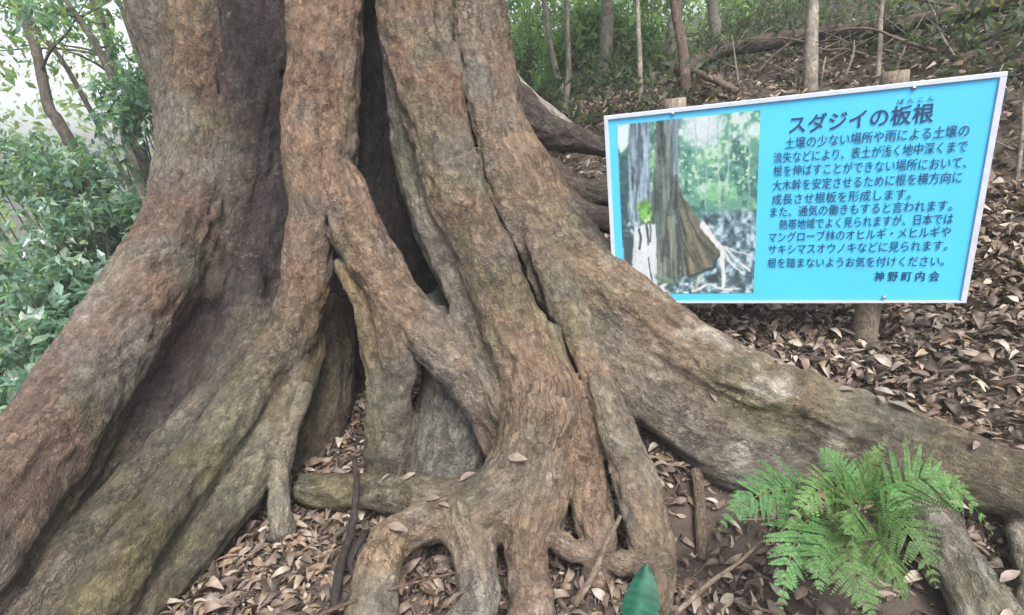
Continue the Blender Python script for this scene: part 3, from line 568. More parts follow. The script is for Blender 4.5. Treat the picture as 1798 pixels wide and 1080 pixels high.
for pts, w in (([(.455, .40), (.52, .55), (.62, .70), (.70, .76)], .009), ([(.435, .30), (.42, .5), (.46, .68), (.55, .80)], .010), ([(.37, .45), (.355, .62), (.31, .80)], .012), ([(.42, .58), (.44, .75), (.43, .88)], .011)): c = put(c, (.025, .03, .022), line(pts, w) * .8 * tr_)
c = put(c, np.clip(np.array([.17, .175, .11]) * (1 + 1.2 * nst[:, None]), .02, .6), line([(.37, .55), (.40, .7), (.38, .88)], .022, .03) * .7)
c = put(c, (.03, .045, .03), tr_ * poly([(.24, .3), (.30, .2), (.33, .5), (.30, .7), (.24, .7)], .03) * .55)
c = put(c, (.02, .03, .025), line([(.74, .77), (.70, .845), (.60, .872), (.52, .89)], .010))
for pts, w, col in (([(.62, .59), (.70, .67), (.76, .74), (.78, .95)], .022, (.82, .84, .82)), ([(.73, .69), (.83, .76), (.90, .82), (.97, .86)], .010, (.72, .74, .70)), ([(.76, .73), (.84, .83), (.93, .89)], .009, (.70, .70, .64)), ([(.75, .71), (.86, .74), (.98, .77)], .006, (.62, .66, .66)), ([(.55, .985), (.66, .95), (.78, .97), (.9, .98)], .010, (.70, .72, .68)), ([(.60, .9), (.57, .97)], .016, (.42, .42, .34))): c = put(c, np.array(col) * (1 + .5 * nf[:, None]), line(pts, w, w * .6))
c = put(c, (.02, .028, .025), poly([(.63, .90), (.73, .87), (.745, .94), (.66, .945)], .012)); c = put(c, (.03, .035, .03), poly([(.80, .88), (.90, .90), (.98, .97), (.82, .96)], .02) * .8)
c = put(c, (.03, .045, .05), poly([(0, .63), (.10, .63), (.07, .80), (.06, .9), (0, .88)], .012)); c = put(c, np.clip(np.array([.62, .68, .74]) * (1 + .45 * nst[:, None] + .15 * nf[:, None]), .1, .97), poly([(.10, .575), (.265, .575), (.27, .80), (.265, 1.1), (.14, 1.1), (.07, .86)]))
for pts, w in (([(.135, .59), (.15, .66), (.135, .71)], .012), ([(.20, .575), (.205, .70)], .010), ([(.225, .58), (.22, .68)], .008), ([(.20, .78), (.235, .93), (.25, 1.0)], .006)): c = put(c, (.05, .055, .05), line(pts, w))
c = put(c, (.80, .86, .90), sm(.05, .3, nf + nl) * poly([(.27, .93), (.4, .93), (.55, .9), (.6, .98), (.5, 1.05), (.27, 1.05)], .02)); c = put(c, np.array([.10, .17, .06]) * (1 + nf[:, None]), sm(-.1, .2, nl) * poly([(.25, .88), (.42, .9), (.46, .95), (.27, .95)], .015))
G_ = c.reshape(nv, nu, 3)
for _k in range(2):      # ink spread: continuous tones
    G2 = np.pad(G_, ((1, 1), (1, 1), (0, 0)), 'edge'); G_ = (G2[:-2, 1:-1] + G2[2:, 1:-1] + G2[1:-1, :-2] + G2[1:-1, 2:] + 2 * G_) / 6
c = G_.reshape(-1, 3); c = c * (1 + .18 * fbm(UV * [110, 130, 1], 61, 2)[:, None]); c = np.where(c > .5, .5 + (c - .5) * .5, c); c = c * .94 + np.array([.0, .012, .02])
PV = np.stack([-.508 + UV[:, 0] * .443, sy(-.304 + UV[:, 1] * .604), np.full(nu * nv, .0012)], -1)
_i = np.arange(nv - 1)[:, None] * nu + np.arange(nu - 1)[None]; PQ = np.stack([_i, _i + nu, _i + nu + 1, _i + 1], -1).reshape(-1, 4)
mesh_obj('photo_print', PV, PQ, tint_mat('printed_photo', .4), sign, np.clip(c * .82 + .02, .02, .9))
def text(name, body, x0, x1, v0, v1, size, bold, z=.0022):
    """one line of lettering from (x0, v0) to (x1, v1) on the board; baseline v"""
    cu = bpy.data.curves.new(name, 'FONT'); cu.body = body; cu.size = 1.0; cu.offset = bold; cu.fill_mode = 'FRONT'; cu.resolution_u = 3
    to = bpy.data.objects.new(name, cu); COL.objects.link(to); bpy.context.view_layer.update()
    me = bpy.data.meshes.new_from_object(to.evaluated_get(bpy.context.evaluated_depsgraph_get())); bpy.data.objects.remove(to); bpy.data.curves.remove(cu)
    n = len(me.vertices); V = np.zeros(n * 3, np.float32); me.vertices.foreach_get('co', V); V = V.reshape(-1, 3)
    fx = (x1 - x0) / (V[:, 0].max() - V[:, 0].min()); x = x0 + (V[:, 0] - V[:, 0].min()) * fx
    y = sy(v0) + (sy(v1) - sy(v0)) * (x - x0) / (x1 - x0) + V[:, 1] * size
    me.vertices.foreach_set('co', np.stack([x, y, np.full(n, z)], -1).astype(np.float32).ravel()); me.update(); return me
def text_part(name, lines, mat):
    import bmesh
    b_ = bmesh.new()
    for ln_ in lines:
        bold, size = ln_[7 - 1], ln_[6 - 1]
        me = text(name, *ln_[:6], 0.0)
        for k, (dx, dy) in enumerate(((0, 0), (1, 0), (-1, 0), (0, 1), (0, -1), (.7, .7), (-.7, .7), (.7, -.7), (-.7, -.7))):
            m2 = me.copy(); m2.transform(Matrix.Translation((dx * bold * size, dy * bold * size * .7, k * .00006))); b_.from_mesh(m2); bpy.data.meshes.remove(m2)
        bpy.data.meshes.remove(me)
    me = bpy.data.meshes.new(name); b_.to_mesh(me); b_.free(); me.materials.append(mat)
    o = bpy.data.objects.new(name, me); COL.objects.link(o); o.parent = sign; return o
text_part('title', [('スダジイの板根', .019, .393, -.229, -.226, .058, .014)], M_INK)
text_part('ruby_text', [('ば ん こ ん', .300, .389, -.281, -.281, .016, .005)], M_INK)
bs = .0375
text_part('body_text', [('土壌の少ない場所や雨による土壌の', .010, .485, -.183, -.176, bs, .0), ('流失などにより、表土が浅く地中深くまで', -.021, .487, -.141, -.132, bs, .0), ('根を伸ばすことができない場所において、', -.020, .492, -.100, -.086, bs, .0),
    ('大木幹を安定させるために根を横方向に', -.020, .486, -.054, -.044, bs, .0), ('成長させ根板を形成します。', -.020, .364, -.009, -.003, bs, .0), ('また、通気の働きもすると言われます。', -.023, .474, .032, .038, bs, .0),
    ('熱帯地域でよく見られますが、日本では', .006, .481, .075, .079, bs, .0), ('マングローブ林のオヒルギ・メヒルギや', -.024, .480, .117, .119, bs, .0), ('サキシマスオウノキなどに見られます。', -.024, .478, .159, .162, bs, .0), ('根を踏まないようお気を付けください。', -.024, .476, .206, .212, bs, .0)], M_INK)
text_part('signature', [('神 野 町 内 会', .294, .469, .259, .261, .036, .014)], M_INK)

# ------------------------------------------------------------------ leaf litter
def litter(n, r0, r1, l0, l1, rows, lift, name_mb, power=1.0):
    r = np.sqrt(rng.uniform(r0 ** 2, r1 ** 2, n * 2)) if power == 1 else r0 * (r1 / r0) ** rng.uniform(0, 1, n * 2)
    a = np.radians(rng.uniform(-66, 62, n * 2)); x, y = r * np.sin(a), r * np.cos(a) - .12
    z = ground(x, y) + rng.uniform(0.002, lift, n * 2); p = np.stack([x, y, z], -1)
    bare = np.minimum(np.hypot((x + .16) / .16, (y - 1.0) / .16) * 1.3, np.minimum(np.hypot((x - .47) / .22, (y - 1.32) / .16), np.hypot((x - .8) / .25, (y - 1.02) / .2))) < 1
    ok = (tree_sdf(p) > .012) & ~(bare & (rng.uniform(0, 1, len(x)) < .8)); p = p[ok][:n]; n = len(p)
    nr = np.array([0, 0, 1.0]) + rng.normal(size=(n, 3)) * .55; d = unit(n); d[:, 2] *= .3
    ln = rng.uniform(l0, l1, n); wd = ln * rng.uniform(.24, .52, n)
    pal = np.array([(.195, .152, .124), (.14, .102, .08), (.33, .28, .235), (.055, .040, .033), (.20, .14, .09), (.25, .215, .185), (.092, .066, .053)])
    cl = pal[rng.choice(7, n, p=[.19, .22, .05, .22, .08, .07, .17])] * rng.uniform(.9, 1.45, n)[:, None]
    leaf_cards(name_mb, p - d * ln[:, None] * .5, d, nr, ln, wd, cl, rng.uniform(-.5, .9, n), rng.uniform(-.8, 1.1, n), rows)
mb = MB()
litter(29000, .3, 3.2, .022, .070, 4, .03, mb)
litter(36000, .55, 3.2, .007, .026, 2, .026, mb)
litter(24000, 3.0, 7.0, .04, .09, 2, .05, mb)
litter(10000, 6.5, 16, .08, .15, 2, .08, mb)
for k in range(1500):      # broken stalks among the leaves
    r_, a = math.sqrt(rng.uniform(.4, 10)), math.radians(rng.uniform(-50, 52)); q = np.array([r_ * math.sin(a), r_ * math.cos(a), 0]); q[2] = gz(q[0], q[1]) + rng.uniform(.005, .035)
    if tree_sdf(q[None])[0] < .02: continue
    e = unit(1)[0] * [1, 1, .25] * rng.uniform(.02, .07); rr_ = rng.uniform(.0008, .002); mb.tube([(*(q - e), rr_), (*(q + [0, 0, rng.normal() * .006] + e * .1), rr_), (*(q + e), rr_ * .7)], 4, .05, 0, np.array([.15, .11, .09]) * rng.uniform(.5, 1.6))
# leaves caught on ledges of the roots
lv = np.where((NV2[:, 2] > .93) & (TV2[:, 2] < .6) & (TV2[:, 0] > -.55) & (TV2[:, 1] < 2.2))[0]
if len(lv):
    lv = rng.choice(lv, min(22, len(lv)), replace=False); n = len(lv); d = np.cross(NV2[lv], unit(n)); ln = rng.uniform(.03, .07, n)
    leaf_cards(mb, TV2[lv] + NV2[lv] * .006, d, NV2[lv] + rng.normal(size=(n, 3)) * .15, ln, ln * .4, np.array([(.24, .19, .16)]) * rng.uniform(.5, 1.2, (n, 1)), .2, .3, 4)
lit = mb.build('leaf_litter', M_LITTER); tag(lit, 'fallen dry brown leaves covering the forest floor', 'leaf litter', kind='stuff')

# ------------------------------------------------------------------ fern and seedling by the right hand root
def frond(a, b_, c_, width, seed):
    """one lacy bipinnate frond along a curve of three points"""
    r_ = np.random.default_rng(seed); mbf = MB(); n = 40
    t = np.linspace(0, 1, n)[:, None]; C = (1 - t) ** 2 * a + 2 * t * (1 - t) * b_ + t * t * c_
    mbf.tube(np.column_stack([C[::3], np.linspace(.0026, .0006, len(C[::3]))]), 5, .03, 0, (.12, .17, .05))
    T = np.gradient(C, axis=0); T /= np.linalg.norm(T, axis=1)[:, None]; up = np.array([0, 0, 1.0]); tw = r_.uniform(-.5, .5); view = np.array([tw, -.55, .8])
    col = np.array([.085, .185, .058]) * r_.uniform(.75, 1.2) * [r_.uniform(.8, 1.25), 1, 1]; pos, dr, nr, ln, wd, cl = [], [], [], [], [], []
    ii = np.unique(np.round(5 + (n - 6) * np.linspace(0, 1, 15) ** .9).astype(int))
    for i in ii:
        s = (i - 5) / (n - 6); pl0 = width * 1.35 * (1 - s) ** 1.05 * min(1, .6 + 3 * s) + .004
        side = np.cross(T[i], view); side /= np.linalg.norm(side); nn = np.cross(side, T[i])
        for sg in (-1, 1):
            if r_.uniform() < .05: continue
            pl = pl0 * r_.uniform(.85, 1.1); dpin = side * sg * .82 + T[i] * .57 - up * .05 + r_.normal(size=3) * .05; dpin /= np.linalg.norm(dpin)
            m = max(3, int(round(pl / .0062))); gap_ = np.linalg.norm(C[-1] - C[5]) / 14; sd = np.cross(nn, dpin); sd /= np.linalg.norm(sd); dr_ = r_.uniform(.03, .25)
            mbf.tube([(*C[i], .0008), (*(C[i] + dpin * pl * .5 - up * dr_ * pl * .25), .0006), (*(C[i] + dpin * pl - up * dr_ * pl), .0004)], 4, .05, 0, (.10, .17, .05))
            for j in range(m + 1):
                q = (j + .35) / (m + .6); base = C[i] + dpin * pl * q - up * (dr_ * pl * q * q); l2 = .62 * gap_ * (1 - q ** 1.4) * min(1, pl / .03) * r_.uniform(.85, 1.15) + .002
                for s2 in ((-1, 1) if j < m else (0,)):
                    dd = sd * s2 * .72 + dpin * (.7 if s2 else 1) - up * .03; pos.append(base); dr.append(dd); nr.append(nn + r_.normal(size=3) * .10); ln.append(min(l2, .02)); wd.append(pl / m * .95); cl.append(col * r_.uniform(.75, 1.2) if r_.uniform() > .006 else np.array([.16, .11, .05]))
    leaf_cards(mbf, np.array(pos), np.array(dr), np.array(nr), np.array(ln), np.array(wd), np.array(cl), .12, .12, 2)
    return mbf
fb = P(1500, 905, 1.38); fern = thing('fern', 'bright green fern arching from under the big right hand root', 'fern', fb)
FR_ = [((1450,880,1.36),(1350,820,1.30),(1264,928,1.26),.095), ((1440,890,1.34),(1385,930,1.26),(1372,1066,1.20),.085), ((1480,895,1.33),(1480,980,1.2),(1535,1085,1.14),.10), ((1520,895,1.33),(1590,890,1.2),(1645,1030,1.16),.095),
       ((1510,890,1.40),(1510,830,1.42),(1555,775,1.44),.065), ((1540,890,1.36),(1640,770,1.32),(1742,935,1.27),.10), ((1480,900,1.33),(1430,950,1.24),(1440,1040,1.18),.075), ((1505,905,1.36),(1460,800,1.34),(1385,925,1.24),.09), ((1500,905,1.36),(1540,800,1.33),(1605,930,1.23),.09), ((1495,905,1.37),(1490,825,1.30),(1500,985,1.18),.095),
       ((1510,900,1.33),(1560,960,1.2),(1590,1060,1.14),.085), ((1540,885,1.36),(1600,815,1.36),(1690,850,1.32),.085), ((1500,880,1.38),(1470,800,1.42),(1440,790,1.42),.05)]
for k, (a, b_, c_, wd) in enumerate(FR_): frond(P(*a), P(*b_), P(*c_), wd, k).build('frond', M_FERN, fern, False)
tip, bot = P(1133, 985, 1.06), P(1112, 1110, .98)
sd_ = GP(1115, 1130, .6); seedling = thing('seedling', 'single upright blue green serrated leaf in front of the slender roots', 'seedling', sd_)
mb = MB(); mb.tube([(*sd_, .003), (*((sd_ + bot) / 2 + [0, .01, 0]), .0025), (*bot, .002)], 6, .02, 0, (.05, .12, .05)); mb.build('stem', M_FERN, seedling)
ax = tip - bot; nL = 25; sdv = np.cross(ax, tip - np.array([0, 0, EYE]) + [.25, 0, 0]); sdv /= np.linalg.norm(sdv); nm = np.cross(sdv, ax); nm /= np.linalg.norm(nm); LV, LQ, LC = [], [], []
for i in range(nL):
    t = i / (nL - 1); wv = .036 * math.sin(math.pi * min(.995, .04 + .93 * t ** .8)) ** .75 * (1 if i % 2 else .9); p = bot + ax * t + nm * .02 * math.sin(t * 2.5)
    for k in (-1, -.5, 0, .5, 1): LC.append((.035, .13, .085) if k == 0 else ((.012, .085, .055) if i % 3 else (.022, .105, .07))); LV.append(p + sdv * wv * k + nm * (.008 * abs(k)) + ax * (-.012 * abs(k)))
for i in range(nL - 1):
    for k in range(4): LQ.append((i * 5 + k, i * 5 + k + 1, i * 5 + 6 + k, i * 5 + 5 + k))
mb = MB(); mb.add(np.array(LV), np.array(LQ), None, np.array(LC)); mb.build('leaf', M_FERN, seedling)

# ------------------------------------------------------------------ sticks, logs, stone
def stick(name, label, cat, pts, rpx, lift=.01, col=(.12, .09, .075), group=None, onground=True, taper=.5, mat=None):
    W_ = []
    for k, p in enumerate(pts):
        q = GP(p[0], p[1]) if len(p) == 2 else P(*p)
        D = (MC.T @ (q - [0, 0, EYE]))[2]; r_ = rpx * D / F * (1 - (1 - taper) * k / (len(pts) - 1)); W_.append((*(q + [0, 0, lift + (r_ if len(p) == 2 else 0)]), r_))
    base = Vector(W_[0][:3]); mbk = MB(); mbk.tube(W_, 9, .03, .25, col); V = np.vstack(mbk.V) - np.array(base)
    o = mesh_obj(name, V, [np.vstack(mbk.Q), np.vstack(mbk.T)], mat or M_DEAD, None, np.vstack(mbk.C), True, np.vstack(mbk.B)); o.location = base
    return tag(o, label, cat, group)
stick('fallen_stick', 'short dark stick on the leaf litter just behind the big right hand root', 'stick', [(1325,632),(1370,638),(1420,640),(1482,642)], 8, .012, (.07,.055,.05))
stick('fallen_stick', 'short brown stick leaning beside the foot of the right sign post', 'stick', [(1432,574),(1460,552),(1492,530)], 7, .02, (.10,.08,.07))
stick('fallen_stick', 'pale bare stick lying on dark soil left of the fern', 'stick', [(1185,1078,1.3),(1250,1020,1.33),(1300,985,1.36),(1345,940,1.42)], 5, 0, (.17,.135,.11))
stick('fallen_stick', 'thin pale stick leaning against the foot of the two slender roots', 'stick', [(1008,1062,1.38),(1042,1010,1.42),(1060,965,1.46),(1090,905,1.49)], 7, 0, (.15,.12,.095))
stick('fallen_stick', 'thin brown stick laid across the arched root opening', 'stick', [(560,1080,1.36),(640,1048,1.41),(720,1025,1.43),(800,1005,1.46)], 4, 0, (.10,.068,.055))
stick('vine', 'dark thin vine rising from the leaves in front of the horizontal root', 'vine', [(585,1075,1.42),(600,985,1.55),(618,930,1.66),(626,850,1.74),(622,805,1.84)], 9, 0, (.035,.03,.03), taper=.5)
stick('vine', 'short dark vine twisting over leaves left of the arched root', 'vine', [(640,940,1.56),(615,985,1.5),(625,1030,1.44),(575,1080,1.37)], 7, 0, (.035,.03,.03))
stick('fallen_stick', 'thin dark stick half buried in leaves at the right edge below the board', 'stick', [(1655,712),(1700,722),(1760,716),(1796,700)], 5, .012, (.08,.06,.05))
stick('fallen_branch', 'bare brown branch sloping down the slope above the top edge of the board', 'branch', [(1165,105),(1210,138),(1252,160),(1292,182)], 5, .06, (.14,.11,.09), taper=1.3)
stick('fallen_log', 'long dark fallen log lying across the slope behind the board', 'log', [(1195,160),(1255,128),(1330,112),(1420,100),(1520,92),(1620,78),(1720,58),(1815,38)], 12, .10, (.10,.082,.068), taper=1.2, mat=M_BARK2)
stick('fallen_log', 'pale bleached log leaning behind the right side of the big trunk', 'log', [(860,100,3.5),(925,166,3.6),(965,196,3.7),(1005,228,3.8)], 14, 0, (.34,.32,.30), taper=.7, mat=M_BARK2)
for px, py, L_, a in [(1230,105,.9,.3),(1290,85,1.1,2.6),(1370,70,.8,.9),(1470,60,1.2,.2),(1520,110,.8,2.9),(1600,40,1.0,.5),(1640,105,.7,2.4),(1700,90,1.1,.15),(1740,30,1.2,2.7),(1770,230,.7,1.2),(1330,140,.7,.1),(1560,70,.9,1.9)]:
    q = GP(px, py); e = np.array([math.cos(a), .25 * math.sin(a * 3), 0]) * L_; pts = sway(q + [0, 0, .05], e + [0, 0, rng.uniform(.05, .4)], L_, 5, .18); mbk = MB(); mbk.tube(np.column_stack([pts, np.linspace(.016, .004, 6)]), 6, .05, .2, (.12, .10, .085))
    for j in (2, 3): mbk.tube(np.column_stack([sway(pts[j], rng.normal(size=3) + [0, 0, .5], .3, 3, .2), [.006, .004, .003, .0015]]), 5, .06, .1, (.12, .10, .085))
    o = mesh_obj('dead_branch', np.vstack(mbk.V) - q, [np.vstack(mbk.Q), np.vstack(mbk.T)], M_DEAD, None, np.vstack(mbk.C), True, np.vstack(mbk.B)); o.location = q.tolist(); tag(o, 'bare dead branch tangled on the upper slope behind the board', 'branch', 'tangled dead branches on the slope')
for k in range(26):
    x, y = rng.uniform(250, 1750), rng.uniform(540, 1060)
    q = GP(x, y); a = rng.uniform(0, 6.28); l_ = rng.uniform(.08, .2); q2 = q + [l_ * math.cos(a), l_ * math.sin(a), 0]; qm = (q + q2) / 2 + rng.normal(size=3) * .012
    if (tree_sdf(np.array([q, q2])) < .02).any(): continue
    W_ = [(p[0], p[1], gz(p[0], p[1]) + .02, rng.uniform(.002, .0045)) for p in (q, qm, q2)]; base = Vector(W_[0][:3]); mbk = MB(); mbk.tube(W_, 6, .02, .2, (.15, .115, .095))
    o = mesh_obj('twig', np.vstack(mbk.V) - np.array(base), [np.vstack(mbk.Q), np.vstack(mbk.T)], M_DEAD, None, np.vstack(mbk.C), True, np.vstack(mbk.B)); o.location = base; tag(o, 'thin dry brown twig lying on the leaf litter', 'twig', 'dry twigs scattered on the leaf litter')
# ------------------------------------------------------------------ woodland: trees, saplings, shrubs
def clump(mbl, c, rad, n, ln, pal, droop=.3):
    u_ = unit(n) * rng.uniform(0, 1, n)[:, None] ** .45 * rad; p = c + u_ * [1, 1, .75]
    d = unit(n) + [0, 0, -droop]; nr = unit(n) * .7 + [0, 0, 1]; l_ = ln * rng.uniform(.7, 1.3, n)
    col = np.array(pal)[rng.integers(0, len(pal), n)] * rng.uniform(.65, 1.3, n)[:, None]
    leaf_cards(mbl, p, d, nr, l_, l_ * rng.uniform(.36, .5, n), col, .15, .15, 2)
GREENS = [(.10, .19, .075), (.14, .24, .09), (.08, .155, .075), (.18, .27, .11)]
YELLOW = [(.15, .25, .07), (.20, .29, .09), (.11, .20, .07)]
DEEP = [(.13, .24, .19), (.16, .27, .21), (.09, .18, .13), (.22, .32, .22)]
def tree_(label, path, rpx, height, crown_from, ncl, crad, nleaf, ln, pal, col, group='slender forest trees', cat='tree', name='forest_tree'):
    """path: (px, py, D) of the trunk as seen; grown on to its height with limbs and a leafy crown"""
    W_ = [P(*p) for p in path]; b0 = W_[0].copy(); D = path[0][2]; r0 = rpx * D / F
    if b0[2] > gz(b0[0], b0[1]) + .03:      # foot hidden in the picture: run the stem down to the ground
        dv = (W_[0] - W_[1]); dv /= np.linalg.norm(dv); k = 0
        while b0[2] > gz(b0[0], b0[1]) and k < 400: b0 = b0 + (dv * .5 + np.array([0, 0, -.5])) * .05; k += 1
        W_ = [b0] + W_
    b0[2] = min(b0[2], gz(b0[0], b0[1])) ; W_[0] = b0 - [0, 0, .05]
    d = W_[-1] - W_[-2]; d = d / np.linalg.norm(d) + [0, 0, .3]; more = max(.5, height - (W_[-1][2] - b0[2])); ext = sway(W_[-1], d, more, 6, .07)[1:]
    pts = np.vstack([W_, ext]); s = np.linspace(0, 1, len(pts)); r_ = r0 * (1.12 - .75 * s)
    root = thing(name, label, cat, b0, group)
    mbt = MB(); mbt.tube(np.column_stack([pts, r_]), 10, .12, .12, col)
    mbl = MB(); cur = catmull(pts, .1); hz = cur[:, 2] - b0[2]; cand = cur[hz > crown_from]
    for k in range(ncl):
        a = cand[rng.integers(0, len(cand))]; az = rng.uniform(0, 6.28); L_ = rng.uniform(.5, 1.0) * crad * 1.5
        lb = sway(a, [math.cos(az), math.sin(az), rng.uniform(.1, .7)], L_, 4, .2); mbt.tube(np.column_stack([lb, np.linspace(r0 * .3, r0 * .08, 5)]), 5, .15, .1, col)
        clump(mbl, lb[-1], crad * rng.uniform(.5, .9), nleaf // ncl, ln, pal)
    mbt.build('trunk', M_BARK2, root); mbl.build('crown', M_FAR, root, False); return root
GB, PB, DB = (.15, .145, .125), (.24, .23, .20), (.085, .075, .065)
def gD(px, py):
    q = GP(px, py); return (MC.T @ (q - [0, 0, EYE]))[2]
dA, dB_, dC, dE, dF, dG = gD(985, 205), gD(1062, 172), gD(1125, 192), gD(1205, 178), gD(1262, 120), gD(1424, 160)
tree_('thin dark twisting tree standing right of the big trunk', [(987,205,dA),(998,137,dA),(996,50,dA),(994,0,dA)], 5, 6, 1.8, 14, .8, 2200, .10, GREENS, GB)
tree_('thin pale tree leaning left just beside the dark twisting one', [(1002,196,dA+.6),(970,100,dA+.6),(955,0,dA+.6)], 5, 6.5, 1.9, 14, .8, 2200, .10, GREENS + YELLOW, PB)
tree_('straight grey tree with a broad trunk behind the left corner of the board', [(1062,168,dB_+1),(1064,80,dB_+1),(1067,0,dB_+1)], 11, 8, 2.4, 16, 1.1, 2600, .12, GREENS, GB)
tree_('slender pale pole like tree rising right above the left end of the board', [(1126,194,dC),(1123,100,dC),(1119,0,dC)], 4.5, 5.5, 1.7, 10, .7, 900, .10, GREENS, PB)
tree_('brown tree with a thick trunk behind the bent branch on the slope', [(1207,178,dE),(1198,80,dE),(1184,0,dE)], 9, 8, 2.6, 14, 1.2, 2200, .12, GREENS, (.13, .10, .085))
tree_('grey leaning twin of the brown tree beside the bright sky gap', [(1186,150,dE+1.6),(1180,70,dE+1.6),(1192,0,dE+1.6)], 11, 8.5, 3.2, 12, 1.2, 2000, .12, GREENS, GB)
tree_('dark grey tree right of the bright sky gap', [(1264,115,dF),(1258,60,dF),(1250,0,dF)], 10, 8, 2.6, 14, 1.2, 2200, .12, GREENS, GB)
tree_('pale grey tree standing above the middle of the board', [(1424,165,dG),(1424,80,dG),(1427,0,dG)], 11, 7, 2.2, 12, 1.0, 1800, .11, GREENS, PB)
tree_('very thin pale sapling above the title of the board', [(1541,148,gD(1541,148)),(1545,80,gD(1541,148)),(1549,0,gD(1541,148))], 4, 4.5, 1.5, 8, .6, 800, .09, YELLOW, PB)
tree_('dark leaning tree with a forked bend at the left edge', [(118,240,6.0),(88,195,6.0),(75,140,6.0),(58,70,6.0),(22,0,6.0)], 9, 7, 2.6, 16, 1.0, 1900, .10, YELLOW, DB)
tree_('faint grey tree leaning left against the bright sky beside the big trunk', [(205,160,9),(195,90,9),(165,0,9)], 9, 8, 2.8, 14, 1.1, 1800, .11, YELLOW, GB)
tree_('very thin dark tree nearest the left side of the big trunk', [(262,160,7),(232,70,7),(208,0,7)], 4, 7, 3, 8, .8, 600, .11, YELLOW, DB)
tree_('crooked pale stem among the shrubs left of the big trunk', [(268,330,5.2),(250,270,5.2),(225,195,5.2),(205,150,5.2)], 9, 3.2, 1.7, 9, .4, 700, .085, DEEP, GB, cat='small tree')
tree_('thin dark sloping stem at the upper left corner', [(135,150,7.5),(70,60,7.5),(10,-40,7.5)], 4, 7, 2.6, 12, .9, 1200, .10, YELLOW, DB)
k = 0
for px, py, D, rad, lab in [(1060,105,7,.6,'in front of the broad straight trunk'),(1140,120,7.5,.55,'beside the bent branch on the slope'),(985,140,7.6,.6,'around the foot of the twisting trunk'),(930,90,9.5,.9,'nearest the big trunk'),(1030,60,10,1.0,'behind the two thin twisting trees'),(1110,70,9,.8,'behind the pale pole like tree'),(960,20,11,1.0,'at the top edge beside the big trunk'),(1150,20,12,1.2,'below the top edge left of the bright sky gap'),(900,150,10.5,.8,'low down between the big trunk and the thin trees'),(1340,20,9,.9,'on the slope right of the bright sky gap')]:
    c_ = P(px, py, D); b0 = np.array([c_[0] + .3, c_[1] + .3, gz(c_[0] + .3, c_[1] + .3)]); root = thing('understory_tree', 'feathery green understory tree ' + lab, 'small tree', b0, 'green understory trees'); mbt = MB(); mbl = MB()
    st_ = np.array([b0 - [0, 0, .05], b0 * .5 + c_ * .5 + rng.normal(size=3) * .08, c_, c_ + [.1, .1, .8]]); mbt.tube(np.column_stack([st_, [.035, .028, .02, .008]]), 7, .15, .1, GB)
    for j in range(16):
        q = c_ + unit(1)[0] * rad * [1.3, 1.0, .9] * rng.uniform(.4, 1); mbt.tube(np.column_stack([[st_[1 + j % 2], (st_[1 + j % 2] + q) / 2 + [0, 0, .1], q], [.012, .008, .003]]), 5, .2, 0, GB); clump(mbl, q, rad * .5, 150, .11, [(.17, .27, .13), (.22, .32, .16), (.12, .20, .10)], .5)
    mbt.build('trunk', M_BARK2, root); mbl.build('crown', M_FAR, root, False)
for px, py, D, rad, lab in [(60,330,4.6,.55,'with dark leaves at the left edge below the forked tree'),(180,300,4.9,.5,'in the middle of the left undergrowth'),(255,185,5.0,.36,'growing highest against the left side of the big trunk'),(40,470,4.0,.5,'with blue sheen half way down the left edge'),(150,440,4.3,.5,'with blue sheen in front of the crooked pale stem'),(238,395,4.6,.32,'squeezed against the left side of the big trunk'),(60,600,3.3,.36,'low at the left edge above the spreading root'),(15,690,2.9,.24,'lowest of all at the left edge'),(120,540,3.6,.36,'close above the spreading left root'),(40,262,6.4,.4,'farthest back, below the bright sky')]:
    c_ = P(px, py, D); b0 = np.array([c_[0], c_[1], gz(c_[0], c_[1])]); root = thing('shrub', 'glossy leaved green shrub ' + lab, 'shrub', b0, 'glossy shrubs left of the tree'); mbt = MB(); mbl = MB()
    for j in range(11):
        q = c_ + unit(1)[0] * rad * rng.uniform(.3, 1.0) * [1.2, 1, .9]; mbt.tube(np.column_stack([[b0 + [rng.normal() * .05, rng.normal() * .05, -.03], (b0 + q) / 2 + rng.normal(size=3) * .06, q], [.012, .009, .004]]), 5, .08, 0, (.11, .095, .08)); clump(mbl, q, rad * .5, 62, .098, DEEP, .15)
    mbt.build('stem', M_BARK2, root); mbl.build('foliage', M_LEAF, root, False)
# bare thin saplings on the slope
for px, py, tx, ty, lab in [(1398,165,1405,100,'left of the pale grey tree'),(1440,150,1450,100,'right of the pale grey tree'),(1480,140,1500,70,'between the pale grey tree and the pale sapling'),(1575,130,1600,60,'right of the pale sapling'),(1690,110,1640,20,'sloping left near the top right corner'),(1785,330,1797,180,'at the right edge beside the board'),(1300,160,1285,60,'above the left part of the board')]:
    q = GP(px, py); D = (MC.T @ (q - [0, 0, EYE]))[2]; t_ = P(tx, ty, D); mbk = MB(); mbk.tube([(*(q - [0, 0, .03]), .010), (*((q + t_) / 2 + rng.normal(size=3) * .03), .008), (*t_, .004)], 6, .06, .1, PB)
    for j in range(4): h = q + (t_ - q) * rng.uniform(.4, 1); mbk.tube([(*h, .004), (*(h + [rng.normal() * .2, rng.normal() * .15, .15]), .0015)], 4, .1, 0, PB)
    o = mesh_obj('bare_sapling', np.vstack(mbk.V) - q, [np.vstack(mbk.Q), np.vstack(mbk.T)], M_BARK2, None, np.vstack(mbk.C), True, np.vstack(mbk.B)); o.location = q.tolist(); tag(o, 'thin bare sapling on the slope ' + lab, 'sapling', 'bare saplings on the slope')
